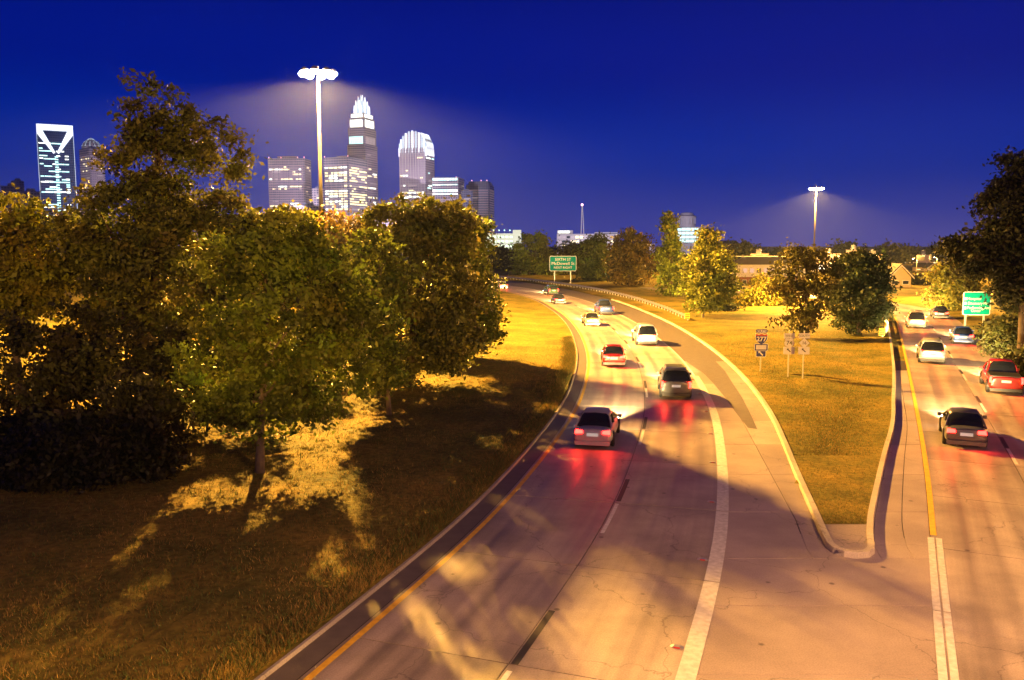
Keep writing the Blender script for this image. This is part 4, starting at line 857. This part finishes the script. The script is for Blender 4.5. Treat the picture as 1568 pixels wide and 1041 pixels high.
# parking deck: open storeys, their light put in as a glowing back wall
k = 620 / FPX; bx = (766 - 784) * k; t = thing('parking_deck', 'pale parking deck with open brightly lit storeys', 'parking garage', (bx, 620, -.5)); Zq = lambda y_: at_depth(0, y_, 620)[2] + .5
wq = 64 * k
for i, y_ in enumerate((359, 366, 373, 381)): MB().box(-wq / 2, wq * .36, -1, 22, Zq(y_) - .8, Zq(y_) + .8).build('floor', 'pale_stone', t)
MB().box(-wq / 2 + 1, wq * .34, 8, 22, 0, Zq(360)).build('back_wall', 'deck_wall_glow', t)
for i in range(9): MB().box(-wq / 2 + i * wq * .1, -wq / 2 + i * wq * .1 + .7, -.8, .2, 0, Zq(359)).build('column', 'pale_stone', t)
MB().box(wq * .3, wq / 2, -2.5, 14, 0, Zq(352)).build('stair_tower', 'pale_stone', t); MB().box(-wq / 2, wq * .36, -.9, 22, 0, Zq(383)).build('base', 'pale_stone', t)
for i in range(6):
    x = -wq * .42 + i * wq * .13; p_ = MB().tube([(x, 6, Zq(359)), (x, 6, Zq(353))], .14, 6).build('lamp_pole', 'steel', t); MB().lathe([(.2, 0), (.5, .2), (.5, .6), (.1, .8)], 8, (x, 6, Zq(353))).build('lamp', 'win_teal', p_)
# flat-roofed pale building with antenna
t, w, d, h = tower('hospital_building', 'long pale flat-roofed building below the red-lit antenna', 855, 951, 357, 800, 0, 1, 'pale_stone', 'building', None)
k = 800 / FPX
MB().box(-w / 2, -w * .25, -d * .3, d * .3, h, h + 3.4).build('penthouse', 'pale_stone', t); MB().box(-w / 2 + 1, -w * .3, -d * .3 - .3, -d * .3, h + .8, h + 2.8).build('lit_panel', 'win_white', t)
MB().box(w * .1, w * .48, -d * .3, d * .3, h, h + 1.6).build('penthouse', 'house_white', t)
for r_ in range(4):
    for q in range(14):
        u = -w * .48 + q * w * .069; m_ = 'dark_glass' if random.random() < .55 else random.choice(['win_dim', 'win_warm', 'win_dim']); window(t, 'front', w, d, u, u + w * .052, h - 4.2 - r_ * 4.1, h - 2.0 - r_ * 4.1, m_)
an = thing('antenna_mast', 'slender lattice antenna with a red beacon on the pale flat-roofed building', 'antenna', ((891 - 784) * k, 806, h)); za = at_depth(0, 315, 806)[2] - h
for a in range(3): MB().tube([(1.8 * math.cos(a * 2.1), 1.8 * math.sin(a * 2.1), -.3), (.35 * math.cos(a * 2.1), .35 * math.sin(a * 2.1), za)], .4, 6).build('leg', 'house_white', an)
for q in range(8): f_ = q / 8; r_ = 1.8 - 1.45 * f_; MB().tube([(r_ * math.cos(a * 2.1), r_ * math.sin(a * 2.1), za * f_ + .4) for a in range(4)], .12, 5).build('brace', 'sign_red', an)
MB().lathe([(.3, 0), (1.0, .3), (1.0, 1.6), (.2, 2.0)], 10, (0, 0, za)).build('beacon', 'beacon', an)
# round-topped building
k = 900 / FPX; t = thing('rotunda_building', 'building with a round columned top and green lit floors behind the maple', 'building', ((1055 - 784) * k, 920, -.5)); Zq = lambda y_: at_depth(0, y_, 900)[2] + .5; r_ = 15 * k
MB().box(-r_ * 1.15, r_ * 1.15, -r_, r_, 0, Zq(347)).build('body', 'pale_stone', t)
MB().lathe([(r_ * .92, Zq(347)), (r_ * .92, Zq(342)), (r_ * .8, Zq(342)), (r_ * .8, Zq(333)), (r_ * .95, Zq(333)), (r_ * .95, Zq(330)), (r_ * .7, Zq(328)), (r_ * .6, Zq(325)), (r_ * .1, Zq(324))], 24).build('drum', 'pale_stone', t)
for q in range(16): a = 2 * math.pi * q / 16; MB().tube([(r_ * .9 * math.cos(a), r_ * .9 * math.sin(a), Zq(342)), (r_ * .9 * math.cos(a), r_ * .9 * math.sin(a), Zq(333))], .5, 6).build('column', 'house_white', t)
for y_ in (351, 357, 363, 369):
    for q in range(5): u = -r_ * 1.1 + q * r_ * .43; MB().box(u, u + r_ * .36, -r_ - .4, -r_ + .1, Zq(y_) - 1, Zq(y_) + 1.4).build('window', 'win_teal', t)
# pale office building and houses right of the maple
k = 205 / FPX; t = thing('office_building', 'low office building with white upper floor and brick lower floor', 'building', ((1182 - 784) * k, 205, 0)); w = 124 * k; Zq = lambda y_: at_depth(0, y_, 205)[2]
MB().box(-w / 2, w / 2, 0, 14, -.5, Zq(424)).build('brick_storey', 'brick_wall', t); MB().box(-w / 2 - .2, w / 2 + .2, -.3, 14, Zq(424), Zq(405)).build('white_storey', 'house_white', t)
rf = MB().prism([(-w / 2 - .8, Zq(405)), (w / 2 + .8, Zq(405)), (w * .4, Zq(393)), (-w * .4, Zq(393))], -1.0, 15).build('roof', 'shingle', t)
for q in range(11):
    u = -w * .46 + q * w * .085; f_ = MB().box(u, u + w * .06, -.42, -.25, Zq(418), Zq(410)).build('window', 'house_white', t); MB().box(u + .12, u + w * .06 - .12, -.46, -.40, Zq(417.4), Zq(410.8)).build('pane', 'win_dim' if q in (1, 2, 4, 5, 8) else 'dark_glass', f_)
    f_ = MB().box(u, u + w * .06, -.12, .1, Zq(440), Zq(428)).build('window', 'house_white', t); MB().box(u + .12, u + w * .06 - .12, -.16, -.1, Zq(439.3), Zq(429)).build('pane', 'dark_glass', f_)
def house(label, px0, px1, y_ridge, y_eave, depth, wallm, n_win=3, lit=False, rz=0.0, rot_gable=True):
    k = depth / FPX; w = (px1 - px0) * k; x = ((px0 + px1) / 2 - 784) * k; ze, zr = at_depth(0, y_eave, depth)[2], at_depth(0, y_ridge, depth)[2]
    t = thing('house', label, 'house', (x, depth, 0), rz, 'houses beyond the right road'); dd = w * .9
    MB().box(-w / 2, w / 2, 0, dd, -.5, ze).build('wall', wallm, t)
    if rot_gable:
        MB().prism([(-w / 2, ze), (w / 2, ze), (0, zr - .15)], .02, dd - .02).build('gable', wallm, t)
        rf = MB(); 
        for s in (-1, 1): rf.prism([(0, zr + .1), (s * (w / 2 + .5), ze - .15), (s * (w / 2 + .5), ze + .15), (0, zr + .4)], -.5, dd + .5)
        rf = rf.build('roof', 'shingle', t)
        for s in (-1, 1): MB().prism([(0, zr - .2), (s * (w / 2 + .5), ze - .45), (s * (w / 2 + .5), ze - .16), (0, zr + .09)], -.56, -.44).build('bargeboard', 'house_white', rf)
    else:
        MB().add([(-w / 2 - .4, -.5, ze), (w / 2 + .4, -.5, ze), (w / 2 + .4, dd + .5, ze), (-w / 2 - .4, dd + .5, ze), (-w / 2 - .2, dd / 2, zr), (w / 2 + .2, dd / 2, zr)], [(0, 1, 5, 4), (2, 3, 4, 5), (1, 2, 5), (3, 0, 4), (3, 2, 1, 0)]).build('roof', 'shingle', t)
    for q in range(n_win):
        u = (-.5 + (q + .5) / n_win) * w; f_ = MB().box(u - .75, u + .75, -.1, .05, max(.6, ze - 2.9), ze - .7).build('window', 'house_white', t); MB().box(u - .62, u + .62, -.14, -.08, max(.75, ze - 2.75), ze - .85).build('pane', 'win_warm' if (lit and q % 2 == 0) else 'dark_glass', f_)
house('gabled white-trimmed house right of the dark round tree', 1361, 1394, 406, 424, 185, 'tan_wall', 2)
house('first yellow lit house of the far row', 1402, 1418, 402, 409, 300, 'tan_wall', 3, True, 0, False)
house('middle yellow lit house of the far row', 1419, 1432, 404, 410, 295, 'tan_wall', 2, True)
house('last yellow lit house of the far row, nearest the bright bush', 1433, 1450, 403, 411, 290, 'tan_wall', 3, True, 0, False)
house('small roof left of the green exit sign', 748, 778, 381, 389, 380, 'brick_wall', 3)
house('low far building along the horizon above the yellow houses', 1376, 1470, 393, 401, 430, 'house_white', 8, True, 0, False)
house('pale far building right of the domed far tree', 1195, 1245, 386, 394, 460, 'house_white', 5, True, 0, False)
house('tall pale far building peeking above the domed far tree', 1104, 1128, 368, 374, 700, 'pale_stone', 3, False, 0, False)

for i, (x0, x1, yt, dd, lab, fc) in enumerate([(1252, 1290, 386, 285, 'low far block with lit windows right of the farther lamp mast', 'facade_stone'), (1296, 1322, 380, 290, 'small pale far block above the dark round tree', 'facade_stone'), (1326, 1352, 387, 282, 'wide low far block between the round tree and the gabled house', 'facade_mauve'), (1404, 1426, 388, 310, 'far block with lit windows above the yellow houses', 'facade_stone'), (1452, 1478, 390, 300, 'low far block behind the bright bush', 'facade_mauve'), (1150, 1178, 386, 290, 'low far block right of the domed far tree', 'facade_mauve'), (980, 1003, 372, 820, 'small pale far block left of the poplar', 'facade_stone')]):
    t, w, d, h = tower('office_block', lab, x0, x1, yt, dd, 0, 1, fc, 'building', 'far buildings along the right horizon')
    facade_glow_rows(t, 'front', w, d, 1.5, h + 2.0, 3.6, 1.6, 4); lit_rows(t, 'front', w, d, 1.5, h + 2.0, 3.6, 2.6, .9, .45, ['win_warm', 'win_white', 'win_dim'], 60 + i, 1.6, 30, 1.0)
    MB().box(-w * .2, w * .1, -d * .3, d * .2, h, h + 1.6).build('roof_plant', 'facade_dim', t)
for a_ in ((1268, 388, 268, 'far lit street lamp right of the farther lamp mast'), (1342, 391, 266, 'far lit street lamp above the dark round tree'), (1398, 396, 262, 'far lit street lamp right of the gabled house'), (1470, 399, 258, 'far lit street lamp right of the yellow houses'), (1212, 388, 268, 'far lit street lamp below the farther lamp mast')): street_lamp(a_[3], a_[0], a_[1], a_[2], 7000)
def floodlight(label, px, py, depth, tgt, power, cone=60, c=(.86, .76, 1.0)):
    x, _, z = at_depth(px, py, depth); z0 = 0.0; t = thing('floodlight', label, 'floodlight', (x, depth, z0), 0, 'floodlights of the lit buildings')
    MB().tube([(0, 0, -.3), (0, 0, z - .6)], [.25, .15], 8).build('pole', 'steel', t); d = Vector(at_depth(*tgt)) - Vector((x, depth, z)); q = d.to_track_quat('-Z', 'Y').to_euler()
    hd = MB().lathe([(.35, .5), (.6, .3), (.6, -.3)][::-1], 10).build('lamp_head', 'steel', t); hd.location = (0, 0, z - .2); hd.rotation_euler = q
    MB().lathe([(.55, -.36), (.55, -.31)], 10).build('lens', 'street_lens', hd)
    l = bpy.data.lights.new('flood', 'SPOT'); l.energy = power; l.color = c; l.spot_size = R(cone); l.spot_blend = .6; l.shadow_soft_size = .5
    lo = bpy.data.objects.new('flood', l); col.objects.link(lo); lo.parent = t; lo.location = Vector((0, 0, z - .2)) + d.normalized() * .8; lo.rotation_euler = q
floodlight('floodlight at the foot of the crowned tower', 575, 345, 1180, (548, 235, 1480), 3.0e6, 60)
floodlight('floodlight at the foot of the arched tower', 672, 345, 1180, (645, 270, 1480), 2.4e6, 50)
floodlight('floodlight at the foot of the grey office tower', 430, 345, 1200, (445, 285, 1490), 2.0e6, 50)
floodlight('floodlight at the foot of the domed tower', 150, 345, 1260, (140, 280, 1520), 2.0e6, 40)
floodlight('floodlight in front of the long pale flat-roofed building', 905, 374, 700, (905, 362, 790), 3.0e5, 120)
floodlight('floodlight in front of the rotunda building', 1052, 372, 800, (1055, 345, 905), 2.0e5, 70)
floodlight('floodlight in front of the parking deck', 790, 380, 570, (785, 365, 618), 1.2e5, 110, (.9, 1.0, .8))

# ------------------------------------------------------------------ vehicles (built at rest, lamps lit)
def loft(stations, n_sub=1):
    mb = MB(); n = len(stations[0]); vs = [p for st in stations for p in st]; m = len(stations)
    fs = [(i * n + k, i * n + (k + 1) % n, (i + 1) * n + (k + 1) % n, (i + 1) * n + k) for i in range(m - 1) for k in range(n)]
    fs += [tuple(range(n - 1, -1, -1)), tuple(range((m - 1) * n, m * n))]; mb.add(vs, fs); return mb
def sect(y, hw, z0, z1, crown=.04, tuck=.06):
    """one body section: sill, bulged side, shoulder, slightly crowned top"""
    zs = z0 + (z1 - z0) * .55
    pts = [(-hw + tuck, z0), (-hw, z0 + (z1 - z0) * .3), (-hw + .01, zs), (-hw + .10, z1 - .03), (-hw * .5, z1 + crown * .7), (0, z1 + crown)]
    full = pts + [(-x, z) for x, z in pts[-2::-1]]; return [(x, y, z) for x, z in full]
def vehicle(name, label, cat, kind, paint, C, s, t_off):
    p, a = frame_at(offset(C, t_off), s); t = thing(name, label, cat, (p[0], p[1], 0.004), a, 'vehicles driving away')
    if kind == 'sedan': L_, hw, rz, belt, W_ = 4.7, .90, 1.44, .93, .32
    elif kind == 'suv': L_, hw, rz, belt, W_ = 4.7, .94, 1.74, 1.08, .37
    elif kind == 'van': L_, hw, rz, belt, W_ = 5.0, .98, 1.82, 1.02, .35
    else: L_, hw, rz, belt, W_ = 5.4, .98, 1.80, 1.10, .38
    r, f = -L_ / 2, L_ / 2; g0 = W_ * .62
    if kind == 'sedan':
        st = [(r, .80, g0 + .18, belt - .12), (r + .08, .86, g0, belt - .02), (r + .7, hw, g0, belt + .02), (0, hw, g0, belt), (f - 1.3, hw, g0, belt - .02), (f - .5, hw - .04, g0, belt - .12), (f - .12, .84, g0, belt - .22), (f, .74, g0 + .12, belt - .36)]
        gh = [(r + .55, .70, .03), (r + 1.15, .64, rz - belt), (r + 2.2, .66, rz - belt + .03), (f - 2.15, .62, rz - belt - .02), (f - 1.25, .70, .02)]
    elif kind == 'pickup':
        st = [(r, .90, g0 + .1, belt - .02), (r + .06, .95, g0, belt), (r + 1.9, hw, g0, belt), (0.3, hw, g0, belt), (f - 1.35, hw, g0, belt), (f - .4, hw - .03, g0, belt - .06), (f - .1, .90, g0, belt - .14), (f, .84, g0 + .1, belt - .3)]
        gh = [(-.55, .76, .03), (-.38, .70, rz - belt), (.7, .70, rz - belt + .02), (1.2, .68, rz - belt - .05), (f - 1.15, .76, .02)]
    else:
        st = [(r, .86, g0 + .12, belt - .05), (r + .06, .92, g0, belt), (r + .7, hw, g0, belt), (0, hw, g0, belt), (f - 1.25, hw, g0, belt - .02), (f - .45, hw - .04, g0, belt - .1), (f - .1, .86, g0, belt - .2), (f, .78, g0 + .12, belt - .36)]
        gh = [(r + .05, .80, .03), (r + .30, .72, rz - belt - .04), (r + 1.0, .72, rz - belt + .02), (f - 2.0, .70, rz - belt), (f - 1.15 if kind == 'suv' else f - .95, .76, .02)]
    bo = loft([sect(y, w_, z0, z1) for y, w_, z0, z1 in st]).build('body', paint, t, True)
    sub = bo.modifiers.new('smooth', 'SUBSURF'); sub.levels = sub.render_levels = 2
    secs = []
    for y, w_, hgt in gh:
        lo_w = min(w_ + .12, hw - .06); secs.append([(-lo_w, y, belt - .03), (-w_ - .02, y, belt + hgt * .7), (-w_ * .8, y, belt + hgt), (0, y, belt + hgt + .03), (w_ * .8, y, belt + hgt), (w_ + .02, y, belt + hgt * .7), (lo_w, y, belt - .03)])
    gl = loft(secs).build('glass', 'car_glass', t, True)
    # roof panel and pillars over the glass
    rp = [s_ for s_, (_, _, hgt) in zip(secs, gh) if hgt > .1]; mb = MB(); up = .016
    top = [[(x * 1.01, y, z + up) for x, y, z in s_[1:6]] for s_ in rp]
    vs = [p_ for s_ in top for p_ in s_]; mb.add(vs, [(i * 5 + k, i * 5 + k + 1, (i + 1) * 5 + k + 1, (i + 1) * 5 + k) for i in range(len(top) - 1) for k in range(4)])
    ro = mb.build('roof', paint, t, True); so = ro.modifiers.new('thickness', 'SOLIDIFY'); so.thickness = .03; so.offset = -1
    for sd in (-1, 1):
        for i0, i1 in ((0, 1), (len(secs) - 1, len(secs) - 2)):
            k1 = 1 if sd < 0 else 5; k0 = 0 if sd < 0 else 6
            MB().tube([secs[i0][k0], secs[i1][k1]], [.055, .045], 6).build('pillar', paint, t)
        yb = (secs[1][0][1] + secs[3][0][1]) / 2; MB().tube([(sd * abs(secs[2][0][0]), yb, belt - .03), (sd * (abs(secs[2][1][0]) + .01), yb, belt + gh[2][2] * .7)], .04, 6).build('pillar', 'trim_black', t)
        MB().box(sd * hw - .02 if sd > 0 else sd * hw - .16, sd * hw + .16 if sd > 0 else sd * hw + .02, f - 1.75, f - 1.6, belt - .02, belt + .13).build('mirror', paint, t)
    for sx in (-1, 1):
        for yy_ in (r + .95, f - .90):
            ar = MB(); n_ = 18; c_ = [(sx * (hw - .10), yy_ + (W_ + .06) * math.cos(2 * math.pi * k / n_), W_ + (W_ + .06) * math.sin(2 * math.pi * k / n_)) for k in range(n_)]
            ar.add(c_ + [(sx * (hw + .006), y, z) for _, y, z in c_], [tuple(range(n_)), tuple(range(2 * n_ - 1, n_ - 1, -1))] + [(k, (k + 1) % n_, (k + 1) % n_ + n_, k + n_) for k in range(n_)]); ar.build('wheel_arch', 'trim_black', t)
            ty = MB(); prof = [(W_ * .62, -.11), (W_ * .97, -.11), (W_, -.07), (W_, .07), (W_ * .97, .11), (W_ * .62, .11)]
            vs = [(o_, W_ * 0 + rr * math.cos(2 * math.pi * k / 20), rr * math.sin(2 * math.pi * k / 20)) for rr, o_ in prof for k in range(20)]
            ty.add(vs, [(i * 20 + k, i * 20 + (k + 1) % 20, (i + 1) * 20 + (k + 1) % 20, (i + 1) * 20 + k) for i in range(5) for k in range(20)] + [tuple(range(19, -1, -1)), tuple(range(100, 120))])
            wh = ty.build('wheel', 'tyre', t); wh.location = (sx * (hw - .09), yy_, W_)
            ri = MB(); n_ = 5
            for k in range(n_):
                a_ = 2 * math.pi * k / n_; ri.add([(sx * .115, .03 * math.cos(a_ + 1.57), .03 * math.sin(a_ + 1.57)), (sx * .115, -.03 * math.cos(a_ + 1.57), -.03 * math.sin(a_ + 1.57)), (sx * .117, W_ * .6 * math.cos(a_ - .14), W_ * .6 * math.sin(a_ - .14)), (sx * .117, W_ * .6 * math.cos(a_ + .14), W_ * .6 * math.sin(a_ + .14))], [(0, 1, 2, 3)])
            ri.build('rim', 'rim', wh)
    MB().prism([(-hw + .12, g0 - .02), (hw - .12, g0 - .02), (hw - .08, g0 + .16), (-hw + .08, g0 + .16)], r - .05, r + .12).build('bumper', 'trim_black' if kind != 'sedan' else paint, t)
    MB().prism([(-hw + .14, g0 - .02), (hw - .14, g0 - .02), (hw - .12, g0 + .14), (-hw + .12, g0 + .14)], f - .1, f + .03).build('bumper', 'trim_black', t)
    MB().box(-.26, .26, r - .035, r - .0, belt - .34, belt - .20).build('number_plate', 'plate', t)  # lighting put into the material as glow; no plate lamp built
    tall = kind in ('suv', 'van', 'pickup'); zt_ = belt - .14
    for sx in (-1, 1):
        if tall: po = [(sx * (hw - .19), zt_ - .26), (sx * (hw - .05), zt_ - .22), (sx * (hw - .07), zt_ + .14), (sx * (hw - .19), zt_ + .14)]
        else: po = [(sx * (hw - .46), zt_ - .08), (sx * (hw - .10), zt_ - .10), (sx * (hw - .12), zt_ + .07), (sx * (hw - .44), zt_ + .06)]
        MB().prism(po, r - .02, r + .16).build('tail_light', 'tail_glow', t)
        l = bpy.data.lights.new('tail_lamp', 'SPOT'); l.spot_size = R(150); l.spot_blend = .6; l.energy = 75; l.color = (1, .035, .015); l.shadow_soft_size = .09; lo = bpy.data.objects.new('tail_lamp', l); col.objects.link(lo); lo.parent = t; lo.location = (sx * (hw - .22), r - .12, zt_); lo.rotation_euler = (R(-62), 0, 0)
        MB().prism([(sx * (hw - .42), g0 + .28), (sx * (hw - .12), g0 + .30), (sx * (hw - .10), g0 + .44), (sx * (hw - .38), g0 + .40)], f - .3, f + .0).build('headlight', 'head_glow', t)
    l = bpy.data.lights.new('head_lamp', 'SPOT'); l.energy = 55000; l.color = (1.0, .66, .25); l.spot_size = R(44); l.spot_blend = 1.0; l.shadow_soft_size = .12
    lo = bpy.data.objects.new('head_lamp', l); col.objects.link(lo); lo.parent = t; lo.location = (0, f + .12, g0 + .40); lo.rotation_euler = (R(90 - 3.0), 0, 0)
    if name == 'pickup_truck': MB().box(-hw + .12, hw - .12, r + .12, -.62, belt - .3, belt + .052).build('bed_cover', 'trim_black', t)
    return t
for a in [('car', 'silver sedan in the left lane, nearest to the camera', 'car', 'sedan', 'car_silver', LC, 64, 2.75),
          ('sport_utility_vehicle', 'dark grey sport utility vehicle in the right lane, second from the camera', 'car', 'suv', 'car_grey', LC, 77, 6.5),
          ('car', 'dark red sedan in the left lane entering the bend', 'car', 'sedan', 'car_red', LC, 90, 2.75),
          ('van', 'white van in the right lane near the route markers', 'van', 'van', 'car_white', LC, 104, 6.5),
          ('car', 'tan sedan in the left lane halfway round the bend', 'car', 'sedan', 'car_tan', LC, 122, 2.75),
          ('pickup_truck', 'blue pickup truck in the right lane beside the guardrail', 'pickup truck', 'pickup', 'car_blue', LC, 138, 6.5),
          ('car', 'black sedan in the left lane far round the bend', 'car', 'sedan', 'car_black', LC, 158, 2.75),
          ('sport_utility_vehicle', 'green sport utility vehicle far round the bend in the right lane', 'car', 'suv', 'car_green', LC, 182, 6.5),
          ('car', 'white sedan in the left lane farthest round the bend', 'car', 'sedan', 'car_white', LC, 205, 2.75),
          ('car', 'grey sedan in the left lane of the right road, nearest to the camera', 'car', 'sedan', 'car_grey', RC, 71, 1.85),
          ('pickup_truck', 'red pickup truck in the right lane of the right road', 'pickup truck', 'pickup', 'car_red', RC, 88, 5.3),
          ('sport_utility_vehicle', 'silver sport utility vehicle in the left lane of the right road', 'car', 'suv', 'car_silver', RC, 101, 1.85),
          ('car', 'blue sedan in the right lane of the right road, third from the camera', 'car', 'sedan', 'car_blue', RC, 117, 5.3),
          ('van', 'tan van in the left lane of the right road before its far bend', 'van', 'van', 'car_tan', RC, 132, 1.85),
          ('car', 'black sedan in the right lane at the far bend of the right road', 'car', 'sedan', 'car_black', RC, 146, 5.3)]:
    vehicle(*a)

# ------------------------------------------------------------------ evening haze
hz = MB().box(-2400, 2400, -260, 2300, -2.5, 330).build('haze', None); tag(hz, 'thin evening haze over the city', 'haze', kind='stuff')
hm = bpy.data.materials.new('haze'); hm.use_nodes = True; hn = hm.node_tree; hn.nodes.clear()
ho = hn.nodes.new('ShaderNodeOutputMaterial'); hv_ = hn.nodes.new('ShaderNodeVolumePrincipled')
hv_.inputs['Color'].default_value = (.36, .50, 1.0, 1); hv_.inputs['Density'].default_value = HAZE; hv_.inputs['Anisotropy'].default_value = 0.5
hn.links.new(hv_.outputs['Volume'], ho.inputs['Volume']); hz.data.materials.clear(); hz.data.materials.append(hm)
